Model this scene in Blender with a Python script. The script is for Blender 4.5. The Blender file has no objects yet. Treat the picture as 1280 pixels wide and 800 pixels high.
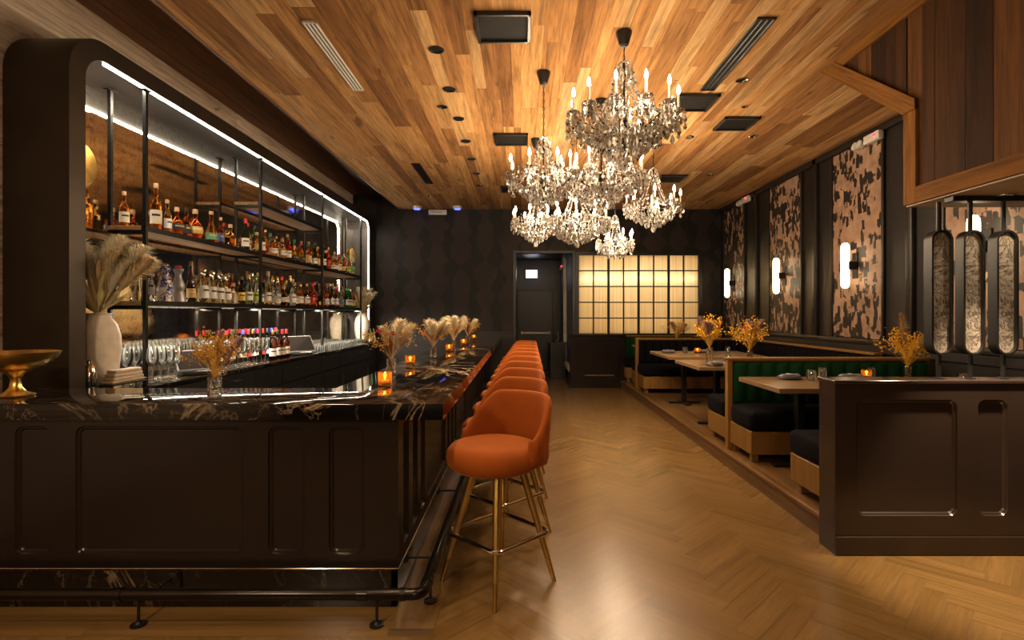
import bpy, bmesh, math, random
from mathutils import Vector, Matrix
R = random.Random(7)
PI = math.pi
SC = bpy.context.scene
COL = SC.collection
D = math.radians
# ------------------------------------------------------------------ materials
def new_mat(name):
    m = bpy.data.materials.new(name); m.use_nodes = True
    nt = m.node_tree; nt.nodes.clear()
    out = nt.nodes.new('ShaderNodeOutputMaterial')
    return m, nt, out
class NT:
    """tiny node-tree helper"""
    def __init__(s, name):
        s.m, s.t, s.out = new_mat(name)
    def n(s, typ, **kw):
        nd = s.t.nodes.new(typ)
        for k, v in kw.items():
            if k.startswith('i_'):
                nd.inputs[k[2:].replace('_', ' ')].default_value = v
            else:
                setattr(nd, k, v)
        return nd
    def l(s, a, b): s.t.links.new(a, b)
    def math(s, op, a, b=None, c=None, clamp=False):
        nd = s.t.nodes.new('ShaderNodeMath'); nd.operation = op; nd.use_clamp = clamp
        for i, v in enumerate((a, b, c)):
            if v is None: continue
            if isinstance(v, (int, float)): nd.inputs[i].default_value = v
            else: s.l(v, nd.inputs[i])
        return nd.outputs[0]
    def ramp(s, fac, stops, interp='LINEAR'):
        nd = s.t.nodes.new('ShaderNodeValToRGB'); cr = nd.color_ramp; cr.interpolation = interp
        while len(cr.elements) < len(stops): cr.elements.new(0.5)
        for e, (p, c) in zip(cr.elements, stops):
            e.position = p; e.color = (c, c, c, 1) if isinstance(c, (int, float)) else (*c, 1)
        s.l(fac, nd.inputs[0]); return nd.outputs[0]
    def mix(s, fac, a, b, typ='MIX'):
        nd = s.t.nodes.new('ShaderNodeMix'); nd.data_type = 'RGBA'; nd.blend_type = typ
        for sock, v in ((nd.inputs[0], fac), (nd.inputs[6], a), (nd.inputs[7], b)):
            if isinstance(v, (int, float)): sock.default_value = v
            elif isinstance(v, tuple): sock.default_value = (*v, 1)
            else: s.l(v, sock)
        return nd.outputs[2]
    def coords(s, kind='Object', scale=(1, 1, 1), loc=None, rot=None):
        tc = s.t.nodes.new('ShaderNodeTexCoord'); mp = s.t.nodes.new('ShaderNodeMapping')
        mp.inputs['Scale'].default_value = scale
        if rot: mp.inputs['Rotation'].default_value = rot
        s.l(tc.outputs[kind], mp.inputs['Vector'])
        if loc is not None: s.l(loc, mp.inputs['Location'])
        return mp.outputs[0]
    def noise(s, vec, scale=5, detail=3, rough=.5, dist=0.0, dim='3D', w=None):
        nd = s.t.nodes.new('ShaderNodeTexNoise'); nd.noise_dimensions = dim
        nd.inputs['Scale'].default_value = scale; nd.inputs['Detail'].default_value = detail
        nd.inputs['Roughness'].default_value = rough; nd.inputs['Distortion'].default_value = dist
        if vec is not None and dim != '1D': s.l(vec, nd.inputs['Vector'])
        if w is not None: s.l(w, nd.inputs['W'])
        return nd.outputs[0]
    def bsdf(s, base=None, rough=.5, metal=0.0, spec=.5, **kw):
        b = s.t.nodes.new('ShaderNodeBsdfPrincipled')
        def put(k, v):
            sock = b.inputs[k]
            if isinstance(v, (int, float)): sock.default_value = v
            elif isinstance(v, tuple): sock.default_value = (*v, 1) if len(v) == 3 and sock.type == 'RGBA' else v
            else: s.l(v, sock)
        if base is not None: put('Base Color', base)
        put('Roughness', rough); put('Metallic', metal); put('Specular IOR Level', spec)
        for k, v in kw.items(): put(k.replace('_', ' '), v)
        s.l(b.outputs[0], s.out.inputs[0]); s.b = b
        return b
    def bump(s, h, strength=.3, dist=.01):
        nd = s.t.nodes.new('ShaderNodeBump'); nd.inputs['Strength'].default_value = strength
        nd.inputs['Distance'].default_value = dist
        s.l(h, nd.inputs['Height']); s.l(nd.outputs[0], s.b.inputs['Normal'])
def simple(name, base, rough=.5, metal=0.0, spec=.5, var=.12, vs=6, **kw):
    """plain surface with a slight procedural mottling"""
    t = NT(name)
    nz = t.noise(t.coords(), vs, 4)
    dark = tuple(c * (1 - var) for c in base); lite = tuple(min(1, c * (1 + var)) for c in base)
    c = t.ramp(nz, [(.3, dark), (.7, lite)])
    t.bsdf(c, rough, metal, spec, **kw)
    return t.m
def emit(name, col, strength):
    t = NT(name); e = t.n('ShaderNodeEmission'); e.inputs[0].default_value = (*col, 1); e.inputs[1].default_value = strength
    t.l(e.outputs[0], t.out.inputs[0]); return t.m
def wood(name, stops, axis='Y', rough=.55, grain=1.0, spec=.35, bump=.25, knots=True, gc=1.0):
    """planks: tint attribute per plank picks the colour, stretched noise draws the grain"""
    t = NT(name)
    at = t.n('ShaderNodeAttribute', attribute_name='tint')
    tint = at.outputs['Fac']
    sc = {'X': (.7, 13, 13), 'Y': (13, .7, 13), 'Z': (13, 13, .7), 'UV': (13, .7, 13)}[axis]
    off = t.n('ShaderNodeCombineXYZ')
    for i in range(3): t.l(t.math('MULTIPLY', tint, (37.0, 61.0, 23.0)[i]), off.inputs[i])
    vec = t.coords('UV' if axis == 'UV' else 'Object', sc, off.outputs[0])
    g1 = t.noise(vec, 1.6 * grain, 6, .62, .6)
    g2 = t.noise(vec, 7 * grain, 4, .6, .2)
    base = t.ramp(tint, stops)
    gv = t.ramp(g1, [(.28, 1 - .56 * gc), (.5, 1 - .05 * gc), (.72, 1 + .32 * gc)])
    c = t.mix(1.0, base, gv, 'MULTIPLY')
    c = t.mix(.6, c, t.ramp(g2, [(.3, 1 - .42 * gc), (.6, 1 + .10 * gc)]), 'MULTIPLY')
    if knots:
        sk = {'X': (1.3, 5, 5), 'Y': (5, 1.3, 5), 'Z': (5, 5, 1.3), 'UV': (5, 1.3, 5)}[axis]
        kv = t.coords('UV' if axis == 'UV' else 'Object', sk, off.outputs[0])
        k = t.noise(kv, 1.3, 2, .5, .4)
        c = t.mix(t.ramp(k, [(.68, 0.0), (.76, .65)]), c, (.05, .022, .008))
    t.bsdf(c, rough, 0, spec)
    t.bump(g2, bump, .004)
    return t.m
def marble(name):
    t = NT(name)
    v = t.coords('Object', (1, 1, 1))
    warp = t.noise(v, 1.5, 4, .6)
    n1 = t.noise(v, 1.1, 7, .62, 1.4)
    a = t.math('ABSOLUTE', t.math('SUBTRACT', n1, .5))
    vein = t.ramp(a, [(.0, 1.0), (.006, .5), (.014, 0.0)])
    n2 = t.noise(t.coords('Object', (1.9, 1.9, 1.9), rot=(.4, .2, .7)), 1.7, 6, .6, 1.0)
    a2 = t.math('ABSOLUTE', t.math('SUBTRACT', n2, .5))
    vein2 = t.ramp(a2, [(.0, .5), (.012, 0.0)])
    mask = t.ramp(t.noise(v, .9, 2), [(.48, .10), (.62, 1.0)])
    blot = t.ramp(t.noise(v, 2.1, 6, .65, .5), [(.68, 0.0), (.70, 1.0)])
    brk = t.ramp(t.noise(v, 26, 4, .7), [(.4, .35), (.62, 1.0)])
    c = t.mix(t.math('MULTIPLY', vein, mask), (.0045, .0035, .0035), (.64, .48, .31))
    c = t.mix(t.math('MULTIPLY', vein2, mask), c, (.42, .27, .12))
    c = t.mix(t.math('MULTIPLY', blot, brk), c, (.52, .33, .12))
    t.bsdf(c, .045, 0, .5)
    return t.m
def velvet(name, base, sheen=.7, tint=None):
    t = NT(name)
    nz = t.noise(t.coords(), 22, 3, .6)
    nb = t.noise(t.coords(), 4, 3, .6)
    c = t.mix(.35, tuple(base), t.ramp(nb, [(.3, .6), (.7, 1.2)]), 'MULTIPLY')
    t.bsdf(c, .85, 0, .2 if base[0] > .1 else .06, Sheen_Weight=sheen, Sheen_Roughness=.35, Sheen_Tint=tint or base)
    t.bump(nz, .12, .003)
    return t.m
def glass(name, col=(1, 1, 1), rough=.0, ior=1.45, bump=None):
    t = NT(name)
    b = t.bsdf(tuple(col), rough, 0, .5, Transmission_Weight=1.0, IOR=ior)
    if bump:
        v = t.n('ShaderNodeTexVoronoi', feature='F1'); v.inputs['Scale'].default_value = bump
        t.l(t.coords(), v.inputs['Vector']); t.bump(v.outputs[0], .9, .006)
    return t.m
M = {}
M['ceil'] = wood('reclaimed_ceiling_wood', [(0, (.19, .083, .026)), (.13, (.27, .128, .042)), (.4, (.37, .182, .062)), (.7, (.46, .245, .088)), (.88, (.40, .238, .108)), (1, (.52, .31, .13))], 'Y', 1.1, spec=.2)
M['ceil_dark'] = wood('shaded_recess_wood', [(0, (.10, .036, .012)), (1, (.20, .08, .026))], 'Y', .5)  # ceiling wood darkened, shade of the unlit recess put into its colour
M['vert'] = wood('reclaimed_wall_wood', [(0, (.020, .007, .002)), (.4, (.042, .015, .0035)), (.8, (.066, .025, .0055)), (1, (.13, .053, .012))], 'Z', .72, spec=.15)
M['trimwood'] = wood('trim_wood', [(0, (.15, .062, .011)), (1, (.20, .085, .017))], 'UV', .72, spec=.12)
M['beige'] = wood('pale_beige_boards', [(0, (.42, .315, .235)), (1, (.55, .43, .33))], 'Y', .65, bump=.15)
M['floor'] = wood('oak_herringbone', [(0, (.165, .092, .028)), (.5, (.185, .104, .033)), (1, (.21, .119, .039))], 'UV', .27, spec=.5, bump=.06, knots=False, gc=.45)
M['gap'] = simple('floor_joint', (.10, .056, .022), .7)
M['platwood'] = wood('platform_wood', [(0, (.10, .048, .015)), (1, (.15, .074, .024))], 'Y', .38, spec=.5, bump=.08, knots=False)
M['oak'] = wood('booth_oak', [(0, (.17, .083, .018)), (1, (.22, .11, .026))], 'Z', .42, knots=False, bump=.1, gc=.5)
M['tabletop'] = wood('table_wood', [(0, (.18, .105, .048)), (1, (.24, .145, .068))], 'X', .3, knots=False, bump=.06, spec=.5, gc=.5)
M['shelfwood'] = wood('shelf_walnut', [(0, (.26, .14, .065)), (1, (.36, .20, .095))], 'Y', .45, knots=False, bump=.1)
M['marble'] = marble('black_gold_marble')
M['lacquer'] = simple('black_brown_lacquer', (.0125, .0088, .0082), .2, 0, .5, var=.1, vs=3)
M['gloss_dark'] = simple('gloss_dark_lacquer', (.030, .019, .0145), .2, 0, .55, var=.08, vs=3)
M['wallblack'] = simple('dark_panel_paint', (.0115, .009, .0075), .42, 0, .45, var=.12, vs=2)
M['archmetal'] = simple('bronze_black_metal', (.036, .025, .016), .42, .55, .5, var=.2, vs=3)
M['niche'] = simple('grey_brushed_metal', (.062, .057, .053), .42, .4, .5, var=.15, vs=5)
M['steel'] = simple('blackened_steel', (.025, .024, .022), .38, .85, .5, var=.3, vs=9)
M['blackmetal'] = simple('matte_black_metal', (.010, .009, .008), .4, .3, .5)
M['matte'] = simple('matte_black_panel', (.008, .007, .0065), .75, 0, .15)
M['pipe'] = simple('gunmetal_pipe', (.035, .03, .027), .24, .9, .5, var=.15)
M['chrome'] = simple('polished_nickel', (.72, .66, .56), .14, 1.0, .5, var=.06)
M['brass'] = simple('brushed_brass', (.62, .40, .13), .26, 1.0, .5, var=.15, vs=10)
M['legbrass'] = simple('antique_brass_leg', (.50, .33, .10), .30, .9, .5, var=.15, vs=8)
M['gold'] = simple('hammered_gold', (.80, .52, .15), .3, 1.0, .5, var=.25, vs=14)
M['orange'] = velvet('burnt_orange_velvet', (.30, .068, .006), .32, (1.0, .42, .16))
M['green'] = velvet('bottle_green_velvet', (.006, .034, .012), .55, (.14, .45, .12))
M['black_velvet'] = velvet('black_velvet', (.0035, .003, .0036), .03, (.3, .3, .36))
M['white'] = simple('white_plaster', (.62, .55, .46), .7, var=.05)
M['ceramic'] = simple('rough_cream_ceramic', (.60, .53, .43), .75, var=.12, vs=16)
M['plastic_white'] = simple('white_plastic', (.6, .57, .52), .4, var=.04)
M['plastic_grey'] = simple('grey_plastic', (.16, .155, .15), .35, var=.04)
M['plastic_black'] = simple('black_plastic', (.012, .012, .012), .3, var=.1)
M['screen'] = simple('dark_screen_glass', (.012, .010, .009), .07, 0, .6)
M['cloth'] = simple('cream_cotton', (.62, .52, .40), .9, var=.1, vs=20)
M['napkin'] = simple('grey_linen', (.20, .20, .24), .9, var=.15, vs=30)
M['plate'] = simple('dark_stoneware', (.07, .06, .055), .35, var=.15)
M['candle_wax'] = simple('ivory_candle_sleeve', (.62, .52, .36), .5, var=.06)
def thin_glass(name, edge, gloss):
    """thin-walled glassware: see-through face on, paler and shinier towards its edges"""
    t = NT(name)
    lw = t.n('ShaderNodeLayerWeight'); lw.inputs['Blend'].default_value = .52
    fr = t.n('ShaderNodeFresnel'); fr.inputs[0].default_value = 1.5
    tp = t.n('ShaderNodeBsdfTransparent'); tp.inputs[0].default_value = (.96, .97, .96, 1)
    gl = t.n('ShaderNodeBsdfGlossy'); gl.inputs[0].default_value = (1, 1, 1, 1); gl.inputs[1].default_value = .04
    ed = t.n('ShaderNodeBsdfTranslucent'); ed.inputs[0].default_value = (.92, .90, .84, 1)  # white put into the edges stands in for bright highlights on the glass
    m1 = t.n('ShaderNodeMixShader'); t.l(t.math('MULTIPLY', lw.outputs['Facing'], edge, clamp=True), m1.inputs[0]); t.l(tp.outputs[0], m1.inputs[1]); t.l(ed.outputs[0], m1.inputs[2])
    m2 = t.n('ShaderNodeMixShader'); t.l(t.math('MULTIPLY', fr.outputs[0], gloss, clamp=True), m2.inputs[0]); t.l(m1.outputs[0], m2.inputs[1]); t.l(gl.outputs[0], m2.inputs[2])
    t.l(m2.outputs[0], t.out.inputs[0]); return t.m
M['glass'] = thin_glass('clear_glass', 1.3, 2.4)
M['cutglass'] = glass('cut_crystal_glass', (1, .97, .93), .02, 1.5, 60)
def amber():
    t = NT('amber_glass')
    b = t.n('ShaderNodeBsdfPrincipled'); b.inputs['Base Color'].default_value = (1, .5, .12, 1); b.inputs['Roughness'].default_value = .04; b.inputs['Transmission Weight'].default_value = 1.0
    tr = t.n('ShaderNodeBsdfTranslucent'); tr.inputs[0].default_value = (1, .55, .16, 1)
    ms = t.n('ShaderNodeMixShader'); ms.inputs[0].default_value = .2
    t.l(b.outputs[0], ms.inputs[1]); t.l(tr.outputs[0], ms.inputs[2]); t.l(ms.outputs[0], t.out.inputs[0]); return t.m
M['amberglass'] = amber()
M['led'] = emit('white_led', (1.0, .90, .74), 60)
M['shelfled'] = emit('shelf_led', (1.0, .84, .62), 1.2)
M['shelfled_low'] = emit('lower_shelf_led', (1.0, .90, .74), 22)
M['bulb'] = emit('candle_bulb_glow', (1.0, .80, .54), 120)
M['sconce'] = emit('sconce_opal_glow', (1.0, .74, .44), 8)
M['flame'] = emit('tea_light_flame', (1.0, .52, .16), 40)
M['red_led'] = emit('red_indicator', (1.0, .02, .04), 8)
M['blue_led'] = emit('blue_indicator', (.08, .12, 1.0), 6)
M['exitglow'] = emit('lit_exit_sign', (.88, .93, 1.0), 6)
M['exitletter'] = emit('lit_exit_letters', (1.0, .62, .55), 3.2)
def crystal():
    t = NT('faceted_crystal')
    at = t.n('ShaderNodeAttribute', attribute_name='tint'); tint = at.outputs['Fac']
    g = t.n('ShaderNodeBsdfPrincipled'); g.inputs['Base Color'].default_value = (1, .96, .88, 1)
    g.inputs['Roughness'].default_value = .02; g.inputs['Transmission Weight'].default_value = 1.0; g.inputs['IOR'].default_value = 1.6
    tr = t.n('ShaderNodeBsdfTranslucent'); tr.inputs[0].default_value = (.90, .87, .81, 1)
    df = t.n('ShaderNodeBsdfDiffuse'); df.inputs[0].default_value = (.88, .85, .79, 1)
    gl = t.n('ShaderNodeBsdfGlossy'); gl.inputs[0].default_value = (.9, .88, .84, 1); gl.inputs[1].default_value = .08
    a = t.n('ShaderNodeMixShader'); a.inputs[0].default_value = .5; t.l(tr.outputs[0], a.inputs[1]); t.l(df.outputs[0], a.inputs[2])
    b = t.n('ShaderNodeMixShader'); t.l(t.ramp(tint, [(.0, 0.0), (.30, 0.0), (.34, 1.0)], 'CONSTANT'), b.inputs[0]); t.l(gl.outputs[0], b.inputs[1]); t.l(g.outputs[0], b.inputs[2])
    c = t.n('ShaderNodeMixShader'); t.l(t.ramp(tint, [(.0, 0.0), (.50, 0.0), (.52, .85)], 'CONSTANT'), c.inputs[0]); t.l(b.outputs[0], c.inputs[1]); t.l(a.outputs[0], c.inputs[2])  # sparkle put into the colour: facets turned pale at random
    t.l(c.outputs[0], t.out.inputs[0]); return t.m
M['crystal'] = crystal()
def antique(name, lo, hi, rlo, rhi, sc, metal=1.0):
    t = NT(name)
    v = t.coords()
    n = t.noise(v, sc, 6, .68, 1.2)
    n2 = t.noise(v, sc * 3.1, 4, .6, 2.0)
    f = t.math('ADD', t.math('MULTIPLY', n, .6), t.math('MULTIPLY', n2, .4))
    c = t.ramp(f, [(.40, lo), (.52, hi)])
    r = t.ramp(f, [(.40, rhi), (.54, rlo)])
    t.bsdf(c, r, metal, .5)
    t.bump(n2, .05, .002)
    return t.m
M['mirror'] = antique('antique_mirror', (.55, .45, .34), (.93, .87, .78), .0, .035, 17)
def veined():
    t = NT('veined_antique_glass')
    v = t.coords()
    n = t.noise(v, 8, 4, .6, 2.0); n2 = t.noise(v, 17, 3, .55, 1.5)
    ve = t.ramp(t.math('ABSOLUTE', t.math('SUBTRACT', n, .5)), [(.0, 1.0), (.035, .25), (.07, 0.0)])
    ve2 = t.ramp(t.math('ABSOLUTE', t.math('SUBTRACT', n2, .5)), [(.0, .55), (.035, 0.0)])
    base = t.ramp(t.noise(v, 6, 3), [(.3, (.50, .43, .35)), (.7, (.66, .58, .48))])
    c = t.mix(t.math('MAXIMUM', ve, ve2), base, (.10, .066, .045))
    t.bsdf(c, .16, .55, .5); return t.m
M['screenglass'] = veined()
def wallpaper():
    t = NT('bead_strand_wallpaper')
    sep = t.n('ShaderNodeSeparateXYZ'); t.l(t.coords(), sep.inputs[0])
    x = t.math('DIVIDE', sep.outputs[0], .51)
    col = t.math('FLOOR', x)
    fr = t.math('ABSOLUTE', t.math('SUBTRACT', t.math('FRACT', x), .5))
    w = t.math('ADD', t.math('MULTIPLY', sep.outputs[2], 2.6), t.math('MULTIPLY', col, 17.3))
    nz = t.noise(None, 1.0, 1, .4, 0, '1D', w)
    wid = t.math('ADD', t.math('MULTIPLY', nz, 1.05), -.21)
    inside = t.ramp(t.math('SUBTRACT', wid, fr), [(.0, 0.0), (.012, 1.0)])
    sh = t.noise(t.coords(), 1.7, 2)
    c = t.mix(inside, (.0048, .0038, .0036), t.ramp(sh, [(.3, (.014, .0092, .0078)), (.7, (.025, .0155, .012))]))
    t.bsdf(c, .6, 0, .3)
    return t.m
M['wallpaper'] = wallpaper()
def hide():
    t = NT('mottled_hide_print')
    v = t.coords('Object', (1, 1, 1))
    vo = t.n('ShaderNodeTexVoronoi', feature='F1', distance='CHEBYCHEV'); vo.inputs['Scale'].default_value = 15
    wv = t.coords('Object', (1, 1.1, .6)); t.l(wv, vo.inputs['Vector'])
    ns = t.noise(v, 9, 3, .6)
    big = t.noise(v, 1.35, 3, .6, .4)
    cell = t.n('ShaderNodeSeparateColor'); t.l(vo.outputs['Color'], cell.inputs[0])
    sp = t.n('ShaderNodeSeparateXYZ'); t.l(v, sp.inputs[0])
    grad = t.math('MULTIPLY', t.math('SUBTRACT', sp.outputs[1], 6.0), .028)
    f = t.math('ADD', grad, t.math('ADD', t.math('MULTIPLY', cell.outputs[0], .42), t.math('ADD', t.math('MULTIPLY', big, .95), t.math('MULTIPLY', ns, .25))))
    dark = t.ramp(f, [(.83, 0.0), (.855, 1.0)])
    mot = t.ramp(t.noise(v, 5, 6, .7), [(.3, (.20, .115, .075)), (.7, (.42, .275, .19))])
    c = t.mix(dark, mot, (.016, .011, .008))
    t.bsdf(c, .5, 0, .35)
    return t.m
M['hide'] = hide()
def fluted():
    t = NT('fluted_opal_glass')
    sep = t.n('ShaderNodeSeparateXYZ'); t.l(t.coords(), sep.inputs[0])
    wv = t.math('SINE', t.math('MULTIPLY', sep.outputs[0], 150.0))
    nz = t.noise(t.coords('Object', (9, 1, .15)), 3, 2)
    tr = t.n('ShaderNodeBsdfTranslucent'); t.l(t.ramp(nz, [(.3, (.78, .66, .48)), (.7, (.96, .86, .68))]), tr.inputs[0])
    gl = t.n('ShaderNodeBsdfGlossy'); gl.inputs[1].default_value = .12
    bp = t.n('ShaderNodeBump'); bp.inputs['Strength'].default_value = .5; bp.inputs['Distance'].default_value = .004
    t.l(wv, bp.inputs['Height']); t.l(bp.outputs[0], gl.inputs['Normal'])
    ms = t.n('ShaderNodeMixShader'); ms.inputs[0].default_value = .05
    t.l(tr.outputs[0], ms.inputs[1]); t.l(gl.outputs[0], ms.inputs[2]); t.l(ms.outputs[0], t.out.inputs[0])
    return t.m
M['fluted'] = fluted()
def painted():
    t = NT('blue_painted_ceramic')
    v = t.coords('Object', (1, 1, 1))
    n = t.noise(v, 30, 2, .5, 1.2)
    band = t.ramp(t.math('ABSOLUTE', t.math('SUBTRACT', n, .5)), [(.0, 1.0), (.06, 1.0), (.075, 0.0)])
    msk = t.ramp(t.noise(v, 12, 1), [(.40, 0.0), (.43, 1.0)])
    t.bsdf(t.mix(t.math('MULTIPLY', band, msk), (.72, .69, .64), (.02, .03, .22)), .25)
    return t.m
M['painted'] = painted()
# ------------------------------------------------------------------ mesh building
class MB:
    def __init__(s): s.v = []; s.f = []; s.t = []; s.mi = []; s.uv = {}
    def add(s, vs, fs, tint=None, mi=0, mat=None, uvs=None):
        o = len(s.v)
        if mat is not None: vs = [mat @ Vector(p) for p in vs]
        s.v.extend(tuple(p) for p in vs)
        for k, f in enumerate(fs):
            if uvs: s.uv[len(s.f)] = uvs[k]
            s.f.append(tuple(i + o for i in f)); s.t.append(R.random() if tint is None else tint); s.mi.append(mi)
        return s
    def box(s, x0, x1, y0, y1, z0, z1, bev=0.0, tint=None, mi=0, mat=None):
        b = min(bev, (x1 - x0) * .45, (y1 - y0) * .45, (z1 - z0) * .45)
        tint = R.random() if tint is None else tint
        if b <= 0:
            vs = [(x, y, z) for x in (x0, x1) for y in (y0, y1) for z in (z0, z1)]
            return s.add(vs, [(0, 1, 3, 2), (4, 6, 7, 5), (0, 4, 5, 1), (2, 3, 7, 6), (0, 2, 6, 4), (1, 5, 7, 3)], tint, mi, mat)
        bm = bmesh.new(); bmesh.ops.create_cube(bm, size=1)
        for v in bm.verts:
            v.co = Vector(((x0 + x1) / 2 + v.co.x * (x1 - x0), (y0 + y1) / 2 + v.co.y * (y1 - y0), (z0 + z1) / 2 + v.co.z * (z1 - z0)))
        bmesh.ops.bevel(bm, geom=list(bm.edges), offset=b, segments=1 if b < .008 else (2 if b < .03 else 4), affect='EDGES', profile=.5)
        s.bm(bm, tint, mi, mat); return s
    def bm(s, bm, tint=None, mi=0, mat=None):
        bm.verts.index_update()
        s.add([v.co.copy() for v in bm.verts], [tuple(v.index for v in f.verts) for f in bm.faces], tint, mi, mat); bm.free(); return s
    def lathe(s, prof, c=(0, 0, 0), n=20, tint=None, mi=0, cap=True, mat=None, wob=None):
        vs, fs = [], []
        for r, z in prof:
            for i in range(n):
                a = 2 * PI * i / n
                rr = r if wob is None else r * wob(a, z)
                vs.append((c[0] + rr * math.cos(a), c[1] + rr * math.sin(a), c[2] + z))
        m = len(prof)
        for j in range(m - 1):
            for i in range(n):
                k = (i + 1) % n
                fs.append((j * n + i, j * n + k, (j + 1) * n + k, (j + 1) * n + i))
        if cap:
            if prof[0][0] > 1e-6: fs.append(tuple(reversed(range(n))))
            if prof[-1][0] > 1e-6: fs.append(tuple((m - 1) * n + i for i in range(n)))
        return s.add(vs, fs, R.random() if tint is None else tint, mi, mat)
    def tube(s, pts, r, n=8, closed=False, tint=None, mi=0, mat=None, cap=True, up=None):
        pts = [Vector(p) for p in pts]; m = len(pts)
        rad = r if isinstance(r, (list, tuple)) else [r] * m
        vs, fs = [], []; prev = None
        for j, p in enumerate(pts):
            if closed: d = pts[(j + 1) % m] - pts[j - 1]
            elif j == 0: d = pts[1] - p
            elif j == m - 1: d = p - pts[j - 1]
            else: d = (pts[j + 1] - p).normalized() + (p - pts[j - 1]).normalized()
            d.normalize()
            if prev is None:
                ref = Vector(up) if up else (Vector((0, 0, 1)) if abs(d.z) < .9 else Vector((1, 0, 0)))
            else: ref = prev
            u = ref - d * ref.dot(d); u.normalize(); w = d.cross(u); prev = u
            k = 1.0
            if 0 < j < m - 1 or closed:
                a = (p - pts[j - 1]).normalized(); k = 1 / max(.5, abs(a.dot(d)))
            for i in range(n):
                a = 2 * PI * (i + .5) / n
                vs.append(p + (u * math.cos(a) + w * math.sin(a)) * rad[j] * (k if n == 4 else 1))
        for j in range(m if closed else m - 1):
            q = (j + 1) % m
            for i in range(n):
                k = (i + 1) % n
                fs.append((j * n + i, j * n + k, q * n + k, q * n + i))
        if cap and not closed:
            fs.append(tuple(reversed(range(n)))); fs.append(tuple((m - 1) * n + i for i in range(n)))
        return s.add(vs, fs, R.random() if tint is None else tint, mi, mat)
    def prism(s, poly, fmap, d0, d1, tint=None, mi=0):
        """polygon (u,v) extruded along the third coordinate; fmap(u,v,d)->xyz"""
        n = len(poly)
        vs = [fmap(u, v, d0) for u, v in poly] + [fmap(u, v, d1) for u, v in poly]
        fs = [tuple(range(n)), tuple(reversed(range(n, 2 * n)))] + [(i, n + i, n + (i + 1) % n, (i + 1) % n) for i in range(n)]
        return s.add(vs, fs, R.random() if tint is None else tint, mi)
    def ball(s, c, r, n=8, m=6, sz=1.0, tint=None, mi=0):
        return s.lathe([(r * math.sin(PI * j / m), -r * sz * math.cos(PI * j / m)) for j in range(m + 1)], c, n, tint, mi, cap=False)
    def build(s, name, mat, parent=None, smooth=35, loc=None, link=True):
        me = bpy.data.meshes.new(name)
        me.from_pydata(s.v, [], s.f)
        mats = mat if isinstance(mat, (list, tuple)) else [mat]
        for m in mats: me.materials.append(M[m] if isinstance(m, str) else m)
        if any(s.mi): me.polygons.foreach_set('material_index', s.mi)
        at = me.attributes.new('tint', 'FLOAT', 'FACE'); at.data.foreach_set('value', s.t)
        if s.uv:
            ul = me.uv_layers.new(name='grain')
            for fi, uvs in s.uv.items():
                p = me.polygons[fi]
                for li, uv in zip(p.loop_indices, uvs): ul.data[li].uv = uv
        bm = bmesh.new(); bm.from_mesh(me); bmesh.ops.recalc_face_normals(bm, faces=bm.faces[:]); bm.to_mesh(me); bm.free()
        me.validate()
        if smooth:
            me.shade_smooth()
            me.set_sharp_from_angle(angle=D(smooth))
        o = bpy.data.objects.new(name, me)
        COL.objects.link(o)
        if parent is not None: o.parent = parent
        if loc is not None: o.location = loc
        return o
def empty(name, loc=(0, 0, 0), rz=0.0):
    o = bpy.data.objects.new(name, None); COL.objects.link(o); o.empty_display_size = .1
    o.location = loc; o.rotation_euler = (0, 0, rz); return o
def tag(o, label=None, cat=None, group=None, kind=None):
    if label: o['label'] = label
    if cat: o['category'] = cat
    if group: o['group'] = group
    if kind: o['kind'] = kind
    return o
def copy_tree(o, loc=None, rz=None, parent=None):
    c = o.copy(); COL.objects.link(c)
    if parent is not None: c.parent = parent
    for ch in list(o.children): copy_tree(ch, parent=c)
    if loc is not None: c.location = loc
    if rz is not None: c.rotation_euler = (0, 0, rz)
    return c
ORD = 'first second third fourth fifth sixth seventh eighth ninth tenth eleventh twelfth thirteenth fourteenth fifteenth sixteenth seventeenth eighteenth nineteenth twentieth'.split()
def ordn(i):
    if i < 20: return ORD[i]
    tens = ['twenty', 'thirty', 'forty', 'fifty', 'sixty'][(i + 1) // 10 - 2]; u = (i + 1) % 10
    return (tens[:-1] + 'ieth') if u == 0 else tens + ' ' + ORD[u - 1]
def rrect(u0, u1, v0, v1, r, n=5):
    pts = []
    for cu, cv, a0 in ((u1 - r, v1 - r, 0), (u0 + r, v1 - r, 90), (u0 + r, v0 + r, 180), (u1 - r, v0 + r, 270)):
        for i in range(n + 1):
            a = D(a0 + 90 * i / n); pts.append((cu + r * math.cos(a), cv + r * math.sin(a)))
    return pts
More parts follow.
